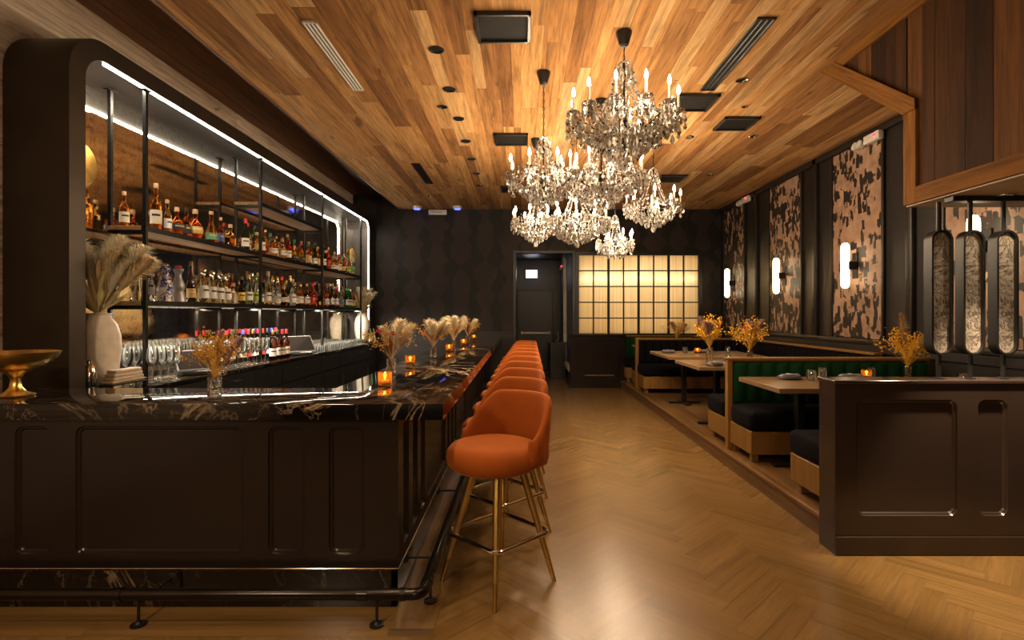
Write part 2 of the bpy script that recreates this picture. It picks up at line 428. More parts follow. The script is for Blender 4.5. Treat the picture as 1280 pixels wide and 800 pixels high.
def recessed_plate(mb, u0, u1, v0, v1, holes, fmap, thick, r=.035, prof=((0, 0), (.006, .010), (.012, .010), (.020, .020)), tint=.5):
    """flat board with rounded recessed panels; holes share one v-range; fmap(u,v,depth into the board)"""
    hv0, hv1 = holes[0][2], holes[0][3]
    us = [u0] + [x for h in holes for x in (h[0], h[1])] + [u1]
    def quad(a, b, c, d): mb.add([fmap(a, c, 0), fmap(b, c, 0), fmap(b, d, 0), fmap(a, d, 0)], [(0, 1, 2, 3)], tint)
    quad(u0, u1, v0, hv0); quad(u0, u1, hv1, v1)
    for i in range(0, len(us), 2): quad(us[i], us[i + 1], hv0, hv1)
    for h in holes:
        out = rrect(h[0], h[1], hv0, hv1, r)
        n = len(out); q = n // 4
        for k, (cu, cv) in enumerate(((h[1], hv1), (h[0], hv1), (h[0], hv0), (h[1], hv0))):
            arc = out[k * q:(k + 1) * q]
            mb.add([fmap(cu, cv, 0)] + [fmap(a, b, 0) for a, b in arc], [(0, i, i + 1) for i in range(1, len(arc))], tint)
        rings = []
        for ins, dep in prof:
            rings.append([fmap(a, b, dep) for a, b in rrect(h[0] + ins, h[1] - ins, hv0 + ins, hv1 - ins, max(.005, r - ins))])
        vs = [p for rg in rings for p in rg]
        fs = [(j * n + i, j * n + (i + 1) % n, (j + 1) * n + (i + 1) % n, (j + 1) * n + i) for j in range(len(rings) - 1) for i in range(n)]
        fs.append(tuple((len(rings) - 1) * n + i for i in range(n)))
        mb.add(vs, fs, tint)
    # rim and back
    vs = [fmap(a, b, d) for d in (0, thick) for a, b in ((u0, v0), (u1, v0), (u1, v1), (u0, v1))]
    mb.add(vs, [(4, 7, 6, 5), (0, 4, 5, 1), (1, 5, 6, 2), (2, 6, 7, 3), (3, 7, 4, 0)], tint)
# ================================================================== THE SETTING
XL, XR, YF, YB, ZC = -3.56, 4.2, -2.6, 11.4, 3.73
def st(o): o['kind'] = 'structure'; return o
def planks(mb, x0, x1, y0, y1, z, wids, lens, down=True, th=.018, jit=.004, axis='Y', put=None):
    x = x0
    while x < x1 - .01:
        w = min(R.choice(wids), x1 - x)
        if x1 - x - w < .04: w = x1 - x
        y = y0 - R.random() * lens[0]
        while y < y1:
            l = R.uniform(*lens); a, b = max(y, y0), min(y + l, y1)
            if b - a > .02:
                j = R.random() * jit; e = .0012
                put(mb, x + e, x + w - e, a + e, b - e, j)
            y += l
        x += w
# ceiling
mb = MB()
planks(mb, -2.6, XR, YF, YB, ZC, (.085, .10, .125, .125, .15, .18), (.9, 3.2), put=lambda m, a, b, c, d, j: m.box(a, b, c, d, ZC + j, ZC + .03))
mb.box(-2.6, XR + .1, YF, YB + .1, ZC + .028, ZC + .12, tint=.1)
st(mb.build('ceiling', 'ceil', smooth=0))
mb = MB()
planks(mb, XL, -2.6, YF, YB, 4.03, (.16, .2, .24), (2.0, 5.0), put=lambda m, a, b, c, d, j: m.box(a, b, c, d, 4.03 + j * 2, 4.06))
mb.box(XL - .1, -2.5, YF, YB + .1, 4.055, 4.12, tint=.1)
mb.box(-2.6, -2.57, YF, YB, ZC - .004, 4.06, tint=.35)
st(mb.build('ceiling_recess', 'ceil_dark', smooth=0))
# side wall behind the bar: horizontal pale boards
mb = MB()
z = 0.0
while z < 4.03:
    h = min(R.choice((.11, .14, .14, .17)), 4.05 - z); y = YF - R.random() * 2
    while y < YB:
        l = R.uniform(1.6, 4); mb.box(XL - .03, XL - R.random() * .003, max(y, YF), min(y + l, YB) - .002, z + .001, z + h - .001); y += l
    z += h
mb.box(XL - .12, XL - .01, YF, YB + .1, 0, 4.1, tint=.1)
st(mb.build('wall_left', 'beige', smooth=0))
# floor: oak herringbone with a straight border round the bar
mb = MB()
W_, L_ = .115, .575
c45 = math.cos(PI / 4)
def clip_poly(poly, x0, x1, y0, y1):
    for ax, lim, sg in ((0, x0, 1), (0, x1, -1), (1, y0, 1), (1, y1, -1)):
        out = []
        for i in range(len(poly)):
            a, b = poly[i - 1], poly[i]
            ia, ib = (a[ax] - lim) * sg >= 0, (b[ax] - lim) * sg >= 0
            if ia != ib:
                t = (lim - a[ax]) / (b[ax] - a[ax]); out.append((a[0] + (b[0] - a[0]) * t, a[1] + (b[1] - a[1]) * t))
            if ib: out.append(b)
        poly = out
        if len(poly) < 3: return None
    return poly
def herring(x0, x1, y0, y1):
    n = int(16 / W_)
    for i in range(-n, n):
        for j in range(-14, 15):
            for kind in (0, 1):
                ox, oy = i * W_ + j * 2 * L_, i * W_
                if kind == 0: rc = (ox, ox + L_, oy, oy + W_)
                else: rc = (ox + L_, ox + L_ + W_, oy + W_ - L_, oy + W_)
                e = .0011
                q = [(rc[0] + e, rc[2] + e), (rc[1] - e, rc[2] + e), (rc[1] - e, rc[3] - e), (rc[0] + e, rc[3] - e)]
                rot = lambda p: ((p[0] - p[1]) * c45 + .3, (p[0] + p[1]) * c45 + 4)
                w = [rot(p) for p in q]
                if max(p[0] for p in w) < x0 or min(p[0] for p in w) > x1 or max(p[1] for p in w) < y0 or min(p[1] for p in w) > y1: continue
                cl = clip_poly(w, x0, x1, y0, y1)
                if not cl: continue
                # grain coordinates: u across, v along the block
                uv = []
                for px, py in cl:
                    qx, qy = (px - .3) * c45 + (py - 4) * c45, -(px - .3) * c45 + (py - 4) * c45
                    uv.append((qy, qx) if kind == 0 else (qx, qy))
                mb.add([(p[0], p[1], 0) for p in cl], [tuple(range(len(cl)))], None, 0, uvs=[uv])
herring(-.42, XR, YF, YB + 3.4)
def fplank(a, b, c, d, ax):
    uv = [(a, c), (b, c), (b, d), (a, d)]
    if ax == 'X': uv = [(y, x) for x, y in uv]
    mb.add([(a, c, 0), (b, c, 0), (b, d, 0), (a, d, 0)], [(0, 1, 2, 3)], R.uniform(.55, 1), 0, uvs=[uv])
y = 2.62
while y < YB: l = R.uniform(1.4, 2.4); fplank(-.64, -.422, y, min(y + l, YB) - .002, 'Y'); y += l
herring(XL, -.42, YF, 2.56)
for a, b in ((2.562, 2.69), (2.692, 2.83)):
    x = XL
    while x < -.64: l = R.uniform(1.2, 2.2); fplank(x, min(x + l, -.64) - .002, a, b - .002, 'X'); x += l
mb.box(XL - .1, XR + .1, YF, YB + 3.6, -.06, -.0015, mi=1, tint=.5)
st(mb.build('floor', ['floor', 'gap'], smooth=0))
# back-of-bar floor
mb = MB(); mb.box(XL, -1.1, 3.3, YB, .0, .006, tint=.5); st(mb.build('floor_bar', 'wallblack', smooth=0))
# front wall (behind the camera)
mb = MB(); mb.box(XL - .1, XR + .1, YF - .1, YF, 0, 4.1); st(mb.build('wall_front', 'wallblack', smooth=0))
# back wall with opening and window hole
OX0, OX1, OZ = -.12, 1.07, 2.80
WX0, WX1, WZ0, WZ1 = 1.20, 3.74, 1.10, 2.77
mb = MB()
for b in ((XL, OX0, 0, 4.1), (OX0, OX1, OZ, 4.1), (OX1, WX0, 0, 4.1), (WX1, XR + .1, 0, 4.1), (WX0, WX1, 0, WZ0), (WX0, WX1, WZ1, 4.1)):
    mb.box(b[0], b[1], YB, YB + .12, b[2], b[3])
st(mb.build('wall_back', 'wallpaper', smooth=0))
mb = MB(); mb.box(XL + .7, OX0 - .06, YB - .03, YB, 1.12, 1.16, .006); mb.box(XL + .7, OX0 - .06, YB - .012, YB, .0, 1.12)
st(mb.build('trim_1', 'wallblack'))
mb = MB()
for a, b, c, d in ((OX0 - .06, OX0, 0, OZ + .06), (OX1, OX1 + .06, 0, OZ + .06), (OX0, OX1, OZ, OZ + .06)): mb.box(a, b, YB - .02, YB + .14, c, d, .004)
st(mb.build('trim_2', 'wallblack'))
# corridor beyond the opening
mb = MB()
mb.box(-.25, -.13, YB + .12, 14.8, 0, 3.1); mb.box(-.25, 1.2, 14.7, 14.8, 0, 3.1); mb.box(-.25, 1.2, YB + .12, 14.8, 3.0, 3.1)
st(mb.build('wall_corridor', 'wallblack', smooth=0))
mb = MB(); mb.box(1.075, 1.15, YB + .12, 14.7, 0, 3.0); st(mb.build('wall_corridor_side', simple('corridor_grey_paint', (.14, .14, .16), .6), smooth=0))
dr = empty('door_1', (.38, 14.68, 0)); st(dr)
mb = MB(); mb.box(-.47, .47, -.05, 0, .01, 2.15, .004); mb.build('slab', 'wallblack', dr)
mb = MB(); mb.box(-.40, .40, -.13, -.08, .98, 1.04, .006); mb.box(-.40, -.34, -.1, -.045, .97, 1.05); mb.box(.34, .40, -.1, -.045, .97, 1.05); mb.build('push_bar', 'chrome', dr)
mb = MB()
for a, b, c, d in ((-.54, -.475, 0, 2.22), (.475, .54, 0, 2.22), (-.475, .475, 2.155, 2.22)): mb.box(a, b, -.04, .018, c, d, .003)
mb.build('door_frame', 'blackmetal', dr)
# exit sign
s = empty('exit_sign', (.27, 14.62, 2.49)); tag(s, 'lit white exit sign on the dark end wall of the corridor', 'exit sign')
mb = MB(); mb.box(-.16, .16, -.02, .075, 0, .22, .006); mb.build('housing', 'plastic_white', s)
mb = MB(); mb.box(-.15, .15, -.026, -.021, .01, .21); mb.build('lit_face', 'exitglow', s)
mb = MB()
def seg(*bs):
    for a, b, c, d in bs: mb.box(a, b, -.031, -.0265, c, d)
z0, z1, t = .05, .17, .016
seg((-.125, -.125 + t, z0, z1), (-.125, -.075, z0, z0 + t), (-.125, -.082, .102, .102 + t), (-.125, -.075, z1 - t, z1))
for sg in (1, -1): mb.tube([(-.062, -.029, z0 if sg > 0 else z1), (-.012, -.029, z1 if sg > 0 else z0)], .008, 4)
seg((.010, .010 + t, z0, z1), (.045, .105, z1 - t, z1), (.067, .067 + t, z0, z1))
mb.build('lettering', 'exitletter', s)
# emergency lights -------------------------------------------------
def emergency(loc, rz, label, ledz=.06):
    e = empty('emergency_light', loc, rz); tag(e, label, 'emergency light', 'emergency lights')
    m = MB(); m.box(-.14, .14, -.07, 0, 0, .10, .012); m.build('housing', 'plastic_white', e)
    for k in (-.21, -.30):
        m = MB(); mt = Matrix.Translation((k, -.055, .035)) @ Matrix.Rotation(D(70), 4, 'X')
        m.lathe([(.0, -.05), (.03, -.048), (.045, -.03), (.05, .02), (.044, .03), (.0, .034)], n=16, mat=mt)
        m.tube([(k, -.05, .04), (k + .08, -.03, .05)], .012, 8); m.build('lamp_head', 'plastic_white', e)
    m = MB(); m.ball((.07, -.073, ledz), .018, 8, 6); m.build('indicator', 'red_led', e)
    return e
emergency((4.17, 6.35, 3.55), D(-90), 'white twin head emergency light above the tall hide panel nearest the wooden bulkhead')
emergency((4.17, 9.95, 3.58), D(-90), 'white twin head emergency light high up near the back corner')
emergency((1.04, 13.2, 2.62), D(-90), 'small emergency light with red indicator inside the corridor')
# window of fluted glass
w = empty('window_1', (0, YB, 0)); st(w)
mb = MB(); mb.box(WX0, WX1, .035, .047, WZ0, WZ1); mb.build('pane', 'fluted', w, smooth=0)
mb = MB()
for a, b, c, d in ((WX0 - .07, WX0 + .01, WZ0 - .02, WZ1 + .06), (WX1 - .01, WX1 + .07, WZ0 - .02, WZ1 + .06), (WX0, WX1, WZ1 - .01, WZ1 + .06), (WX0, WX1, WZ0 - .05, WZ0 + .01)): mb.box(a, b, -.035, .06, c, d, .005)
mb.build('window_frame', 'blackmetal', w)
mb = MB(); cw = (WX1 - WX0) / 8; ch = (WZ1 - WZ0) / 5
for i in range(1, 8):
    x = WX0 + i * cw; h = .024 if i % 2 == 0 else .013; mb.box(x - h, x + h, -.015, .034, WZ0, WZ1, .003)
for j in range(1, 5): mb.box(WX0, WX1, -.010, .034, WZ0 + j * ch - .012, WZ0 + j * ch + .012, .003)
mb.build('muntin', 'blackmetal', w)
# small lit room behind the fluted window
mb = MB()
mb.box(WX0 - .2, XR, 12.9, 13.0, .4, 3.4); mb.box(WX0 - .2, XR, YB + .12, 13.0, .3, .4); mb.box(WX0 - .2, XR, YB + .12, 13.0, 3.3, 3.4)
mb.box(WX0 - .1, WX0 - .04, YB + .12, 13.0, .4, 3.3); mb.box(XR - .04, XR + .04, YB + .12, 13.0, .4, 3.3)
st(mb.build('wall_lightbox', simple('lightbox_cream', (.75, .66, .5), .8), smooth=0))
tl = empty('tube_lamp', (2.47, YB + .15, WZ1 - 1.5 * ch)); tag(tl, 'long glowing tube lamp behind the fluted glass window', 'lamp')
mb = MB(); mb.tube([(-1.22, 0, 0), (1.22, 0, 0)], .026, 12); mb.build('tube', emit('tube_glow', (1, .86, .64), 75), tl)
mb = MB()
for x in (-1.25, 1.25): mb.box(x - .03, x + .03, -.03, .03, -.03, .03, .006)
mb.build('holder', 'plastic_white', tl)
# wainscot beside the opening, with its slot grille
c = empty('wainscot', (1.57, YB - .27, 0)); st(c)
mb = MB()
recessed_plate(mb, -.56, .56, .0, 1.09, [(-.44, .44, .22, .98)], lambda u, v, d: (u, d, v), .26, r=.03, prof=((0, 0), (.006, .006), (.02, .006)))
mb.box(-.58, .58, -.02, .26, 0, .12, .004); mb.box(-.58, .58, -.025, .26, 1.06, 1.10, .006); mb.build('panel', 'lacquer', c)
mb = MB(); mb.box(-.27, .34, -.012, .004, .245, .27, .002); mb.build('slot_grille', 'chrome', c)
# right wall with mouldings
mb = MB(); mb.box(XR, XR + .1, YF, YB + .1, 0, 4.1); st(mb.build('wall_right', 'wallblack', smooth=0))
ART = [(4.35, 5.33), (6.27, 7.25), (8.09, 9.09), (10.15, 11.13)]
mb = MB()
for a, b in ART:
    for y in (a - .045, b + .005): mb.box(XR - .035, XR, y, y + .04, 1.22, ZC, .008)
for (a, b), (c2, d2) in zip(ART, ART[1:]):
    g = (b + c2) / 2; mb.box(XR - .05, XR, g - .05, g + .05, 1.22, ZC, .012)
mb.box(XR - .06, XR, YF, YB, 1.16, 1.22, .012); mb.box(XR - .035, XR, YF, YB, 1.06, 1.16, .006)
mb.box(XR - .05, XR, YF, YB, ZC - .09, ZC - .001, .01)
st(mb.build('trim_3', 'wallblack'))
# platform under the booths
mb = MB()
PX = 2.05
planks(mb, PX + .03, XR, 3.62, YB, .15, (.12, .15), (1.2, 2.4), put=lambda m, a, b, c, d, j: m.box(a, b, c, d, .12, .15 - j * .1))
mb.box(PX + .02, XR, 3.62, YB, .0, .125, tint=.6)
st(mb.build('platform', 'platwood', smooth=0))
mb = MB(); mb.box(PX - .015, PX + .055, 3.62, YB, .122, .154, .008, tint=.9); mb.box(PX, PX + .022, 3.62, YB, 0, .122, tint=.4)
st(mb.build('trim_4', 'platwood'))
# wooden bulkhead with a sloping end, over the nearest booth
BX = 2.75
poly = [(-2.5, ZC), (4.92, ZC), (3.86, 2.95), (3.86, 2.31), (-2.5, 2.31)]
b = empty('bulkhead', (BX, 3.9, 2.31)); st(b)
loc = Vector((BX, 3.9, 2.31))
mb = MB()
y = -2.5
while y < 4.9:      # upright boards, cut to the outline
    wd = R.choice((.11, .14, .17, .2)); y2 = min(y + wd, 4.92)
    if y < 3.859 < y2: y2 = 3.86
    if y2 - y < .01: y = y2 + .0001; continue
    pts = []
    for yy in (y + .001, y2 - .001):
        lo = 2.31 if yy <= 3.86 and y < 3.859 else 2.95 + (yy - 3.86) / (4.92 - 3.86) * (ZC - 2.95)
        pts.append((yy, lo))
    j = R.random() * .004
    p4 = [(pts[0][0], pts[0][1]), (pts[1][0], pts[1][1]), (pts[1][0], ZC), (pts[0][0], ZC)]
    mb.prism(p4, lambda u, v, d: (d, u - loc.y, v - loc.z), j, .03)
    y = y2
mb.prism([(a, c) for a, c in poly], lambda u, v, d: (d, u - loc.y, v - loc.z), .025, XR - BX)
mb.build('boards', 'vert', b, smooth=0)
def trimboard(p, q, wdt):
    p, q = Vector(p), Vector(q); d = (q - p).normalized(); nrm = Vector((-d.y, d.x)) * wdt
    m_uv = [(0, 0), (wdt, 0), (wdt, 1), (0, 1)]
    vs = []
    for dep in (-.022, .0):
        for k in (p, q, q + nrm, p + nrm): vs.append((dep, k.x - loc.y, k.y - loc.z))
    L = (q - p).length
    uq = [(0, 0), (0, L), (wdt, L), (wdt, 0)]
    mb.add(vs, [(0, 1, 2, 3), (4, 7, 6, 5), (0, 4, 5, 1), (1, 5, 6, 2), (2, 6, 7, 3), (3, 7, 4, 0)], None, 0, uvs=[uq] * 6)
mb = MB(); trimboard((4.70, ZC - .002), (-2.5, ZC - .002), .085); mb.build('top_trim', 'trimwood', b, smooth=0)
mb = MB(); q_ = [(3.74, 2.95), (3.86, 2.95), (4.915, ZC - .002), (4.715, ZC - .002), (3.74, 3.02)]
mb.prism(q_, lambda u, v, d: (d, u - loc.y, v - loc.z), -.030, -.0225, .5); mb.uv = {i: [((v[1] * .81 + v[2] * .59) if 0 else (-v[1] * .59 + v[2] * .81), v[1] * .81 + v[2] * .59) for v in (mb.v[k] for k in f)] for i, f in enumerate(mb.f)}; mb.build('slope_trim', 'trimwood', b, smooth=0)
mb = MB(); trimboard((3.86, 2.30), (3.86, 2.949), .12); mb.build('end_trim', 'trimwood', b, smooth=0)
mb = MB(); trimboard((-2.5, 2.30), (3.739, 2.30), .11); mb.build('bottom_trim', 'trimwood', b, smooth=0)
mb = MB(); mb.box(.0, XR - BX, -2.5 - loc.y, 3.86 - loc.y, -.02, -.0005); mb.build('soffit', 'white', b, smooth=0)
# ================================================================== CEILING FITTINGS
def cpt(px, py, z=ZC): d = (z - 1.53) * 675 / (392 - py); return ((px - 652) * d / 675, d)
def panel(x, y, s, label):
    e = empty('ceiling_panel', (x, y, ZC)); tag(e, label, 'ceiling panel', 'square ceiling panels')
    m = MB(); h = s / 2
    for a, b2, c2, d2 in ((-h, -h + .025, -h, h), (h - .025, h, -h, h), (-h, h, -h, -h + .025), (-h, h, h - .025, h)): m.box(a, b2, c2, d2, -.032, -.001, .003)
    m.build('rim', 'plastic_black', e)
    m = MB(); m.box(-h + .02, h - .02, -h + .02, h - .02, -.012, -.001); m.build('face', 'matte', e)
panel(-.14, 4.13, .42, 'large square black ceiling panel nearest the viewer')
panel(-.13, 6.78, .42, 'square black ceiling panel beside the hanging chain of the lower chandelier')
panel(-.15, 9.5, .42, 'small looking square black panel close to the back wall')
panel(1.78, 5.6, .42, 'square black panel showing behind the highest chandelier')
panel(2.47, 6.22, .40, 'square black panel among downlights over the booths')
panel(2.42, 8.74, .42, 'farthest square panel over the booths, beyond the chandeliers')
def slot(x, y0, y1, w, mat, label):
    e = empty('slot_vent', (x, (y0 + y1) / 2, ZC)); tag(e, label, 'air vent', 'linear slot vents'); L = (y1 - y0) / 2
    m = MB()
    for k in range(4): xx = -w / 2 + k * (w - .014) / 3; m.box(xx, xx + .014, -L, L, -.016, -.001, .002)
    m.box(-w / 2, w / 2, -L, -L + .02, -.016, -.001); m.box(-w / 2, w / 2, L - .02, L, -.016, -.001)
    m.build('blades', mat, e)
    m = MB(); m.box(-w / 2 + .01, w / 2 - .01, -L + .01, L - .01, -.006, -.001); m.build('backing', 'plastic_black', e)
slot(-1.60, 4.05, 5.30, .105, 'plastic_white', 'pale linear slot vent in the ceiling over the bar')
slot(-1.55, 7.9, 9.1, .12, 'plastic_black', 'dark linear slot vent in the ceiling over the far bar')
slot(1.82, 4.0, 5.3, .14, 'plastic_black', 'long dark linear slot vent over the aisle near the booths')
def downlight(x, y, r, mat, label, group, z=ZC):
    sp_ = 'sprinkler' in label
    e = empty('ceiling_sprinkler' if sp_ else 'downlight', (x, y, z)); tag(e, label, 'sprinkler' if sp_ else 'downlight', None if sp_ else group)
    m = MB(); m.lathe([(r * .72, -.001), (r * .72, -.010), (r, -.008), (r * 1.02, -.001)], n=24, cap=False); m.build('ring', mat, e)
    m = MB(); m.lathe([(0, -.0035), (r * .72, -.0035)], n=20, cap=False); m.build('lens', 'plastic_black' if mat != 'chrome' else 'screen', e)
for i in range(7): downlight(-.71, 4.5 + i * .795, .062, 'plastic_black', f'black recessed downlight above the bar stools, {ordn(i)} along the row', 'black downlights over the bar')
for x, y, l in ((-.84, 5.73, 'small silver spotlight beside the black downlight row'), (-1.7, 10.1, 'small spotlight in the ceiling near the back wall, bar side'), (2.07, 5.08, 'silver downlight nearest the long dark slot vent over the booths'), (2.09, 6.72, 'silver downlight at the aisle edge of the booths, behind the square panel'), (2.87, 6.69, 'silver downlight close above the panelled booth wall'), (2.98, 8.53, 'farthest silver downlight over the booths'), (2.37, 5.73, 'tiny silver ceiling sprinkler between downlights')):
    downlight(x, y, .055 if 'tiny' not in l else .035, 'chrome', l, 'silver downlights')
downlight(3.1, 3.46, .055, 'chrome', 'silver downlight in the white soffit above the dividing screen', 'silver downlights', 2.289)
for x, l in ((-2.15, 'round white smoke detector with blue glow nearer the bar shelves'), (-1.32, 'round white smoke detector with blue glow nearer the corridor opening')):
    e = empty('smoke_detector', (x, 11.1, ZC)); tag(e, l, 'smoke detector', 'smoke detectors')
    m = MB(); m.lathe([(.0, -.055), (.05, -.055), (.085, -.04), (.095, -.001)], n=24); m.build('body', 'plastic_white', e)
    m = MB(); m.lathe([(.052, -.060), (.062, -.060), (.062, -.05)], n=20, cap=False); m.build('indicator_ring', 'blue_led', e)
e = empty('emergency_spotlight', (-1.76, 11.36, 3.60)); tag(e, 'white bar shaped emergency lamp between the two smoke detectors', 'emergency lamp')
m = MB(); m.box(-.19, .19, -.07, 0, 0, .10, .015); m.build('housing', 'plastic_white', e)
m = MB(); m.box(-.10, .10, -.082, -.068, .03, .07, .006); m.build('lens', 'glass', e)
# wall art panels and sconces
for i, ((a, b), lab) in enumerate(zip(ART, ('mottled brown hide print panel behind the dividing screen', 'tall mottled hide print panel, nearest one clear of the dividing screen', 'tall hide print panel with a dark upper half, middle of the booth wall', 'narrow looking hide print panel close to the back corner'))):
    e = MB(); e.box(-.016, 0, a, b, 1.225, ZC - .1, .004)
    o = e.build('art_panel', 'hide', None, loc=(XR - .002, 0, 0)); tag(o, lab, 'wall panel', 'hide print wall panels')
    y = (a + b) / 2
    s = empty('wall_sconce', (XR - .02, y, 2.13)); tag(s, ('glowing tube sconce seen through the dividing screen', 'glowing tube sconce on the nearest hide panel clear of the screen', 'glowing tube sconce on the middle hide panel', 'glowing tube sconce on the farthest hide panel')[i], 'wall light', 'tube sconces')
    m = MB(); m.lathe([(0, -.285), (.03, -.278), (.047, -.25), (.05, -.21), (.05, .21), (.047, .25), (.03, .278), (0, .285)], (-.13, 0, 0), 18); m.build('glass_tube', 'sconce', s)
    m = MB(); m.box(-.115, 0, -.054, .054, -.05, .05, .006); m.build('bracket', 'blackmetal', s)
    m = MB(); m.box(-.014, .002, -.05, .05, -.16, .16, .004); m.build('back_plate', 'blackmetal', s)
# ================================================================== BACK BAR
AY0, AY1, AX = 3.70, 11.38, -3.10
AZ, AT = 3.54, .14
def arch_path(y0, y1, z1, r, n=10):
    p = [(y0, 0.0)]
    for i in range(n + 1): a = D(180 - 90 * i / n); p.append((y0 + r + r * math.cos(a), z1 - r + r * math.sin(a)))
    for i in range(n + 1): a = D(90 - 90 * i / n); p.append((y1 - r + r * math.cos(a), z1 - r + r * math.sin(a)))
    return p + [(y1, 0.0)]
e = empty('back_bar_arch', (AX, AY0, 0)); tag(e, 'dark bronze arch with rounded corners framing the bottle shelves', 'arch surround')
outp, inp = arch_path(AY0, AY1, AZ, .32), arch_path(AY0 + AT, AY1 - .36, AZ - AT, .19)
mb = MB(); n = len(outp); vs = []
for (y, z) in outp: vs += [(0, y - AY0, z), (XL + .004 - AX, y - AY0, z)]
for (y, z) in inp: vs += [(0, y - AY0, z), (XL + .004 - AX, y - AY0, z)]
fs = []
for i in range(n - 1):
    a, b2 = 2 * i, 2 * i + 2; c2, d2 = 2 * n + 2 * i, 2 * n + 2 * i + 2
    fs += [(a, b2, b2 + 1, a + 1), (c2, c2 + 1, d2 + 1, d2), (a, c2, d2, b2), (a + 1, b2 + 1, d2 + 1, c2 + 1)]
fs += [(0, 1, 2 * n + 1, 2 * n), (2 * n - 2, 4 * n - 2, 4 * n - 1, 2 * n - 1)]
mb.add(vs, fs, .5); mb.build('surround', 'archmetal', e, smooth=30)
mb = MB(); lin = arch_path(AY0 + AT + .003, AY1 - .363, AZ - AT - .003, .187)
vs, fs = [], []
for i, (y, z) in enumerate(lin): vs += [(-.05, y - AY0, z), (XL + .03 - AX, y - AY0, z)]
fs = [(2 * i, 2 * i + 1, 2 * i + 3, 2 * i + 2) for i in range(len(lin) - 1)]
mb.add(vs, fs, .5); mb.build('lining', 'niche', e, smooth=30)
mb = MB()
led = [(-.022, y - AY0, z) for y, z in arch_path(AY0 + AT + .010, AY1 - .37, AZ - AT - .010, .18) if True]
led = led[11:]; led[-1] = (-.022, led[-1][1], .99)
mb.tube(led, .0075, 6); mb.build('led_strip', 'led', e)
mb = MB()
for yy in (4.95 + 1.6 * k - AY0 for k in range(4)): mb.box(-.003, .0015, yy, yy + .004, AZ - AT, AZ - .002)
mb.build('panel_joint', 'blackmetal', e, smooth=0)
ip = arch_path(AY0 + AT + .006, AY1 - .368, AZ - AT - .006, .184)
ip[0] = (ip[0][0], .9505); ip[-1] = (ip[-1][0], .9505)
def XM(y): return -3.545 + .016 * (y - 3.85)
mb = MB(); mb.prism(ip, lambda u, v, d: (d + XM(u), u, v), -.004, 0, .5)
o = mb.build('back_mirror', 'mirror', None, smooth=0); tag(o, 'antiqued mirror wall behind the bottle shelves', 'mirror')
# worktop and cabinets
CX, CZ = -2.95, .95
mb = MB(); mb.box(XL + .012, CX, AY0 + AT + .02, AY1 - .39, CZ - .035, CZ, .004); o = mb.build('back_counter_top', 'marble'); tag(o, 'long black marble worktop of the back bar under the shelves', 'worktop')
y0, y1 = AY0 + AT + .02, AY1 - .39; NC = 5; cwid = (y1 - y0) / NC
cab = empty('back_bar_cabinet', (XL + .014, y0, 0))
mb = MB(); mb.box(0, CX - XL - .06, .004, cwid - .004, .09, CZ - .037); mb.box(0, CX - XL - .10, .004, cwid - .004, 0.007, .09); mb.build('body', 'blackmetal', cab, smooth=0)
for k in range(2):
    a = .008 + k * (cwid - .012) / 2; b2 = a + (cwid - .02) / 2
    x0 = CX - XL - .058
    mb = MB(); mb.box(x0, x0 + .02, a, b2, .66, CZ - .045, .004); dw = mb.build('drawer', 'plastic_black', cab)
    mb = MB(); c_ = (a + b2) / 2; mb.box(x0 + .035, x0 + .045, c_ - .07, c_ + .07, .82, .832, .003); mb.box(x0 + .02, x0 + .036, c_ - .065, c_ - .055, .82, .83); mb.box(x0 + .02, x0 + .036, c_ + .055, c_ + .065, .82, .83); mb.build('handle', 'chrome', dw)
    mb = MB(); recessed_plate(mb, a, b2, .10, .645, [(a + .07, b2 - .07, .18, .57)], lambda u, v, d: (x0 + .022 - d, u, v), .022, r=.015, prof=((0, 0), (.004, .008))); do = mb.build('door', 'plastic_black', cab)
    mb = MB(); hy = b2 - .035 if k == 0 else a + .035; mb.tube([(x0 + .022, hy, .36), (x0 + .06, hy, .37), (x0 + .06, hy, .53), (x0 + .022, hy, .54)], .008, 8); mb.build('handle', 'chrome', do)
CABL = ('black back bar cabinet beside the near arch leg', 'black back bar cabinet behind the first counter tablet', 'black back bar cabinet in the middle of the row', 'black back bar cabinet below the second counter screen', 'black back bar cabinet at the far end of the row')
for i in range(NC):
    c_ = cab if i == 0 else copy_tree(cab, (XL + .014, y0 + i * cwid, 0))
    tag(c_, CABL[i], 'cabinet', 'back bar cabinets')
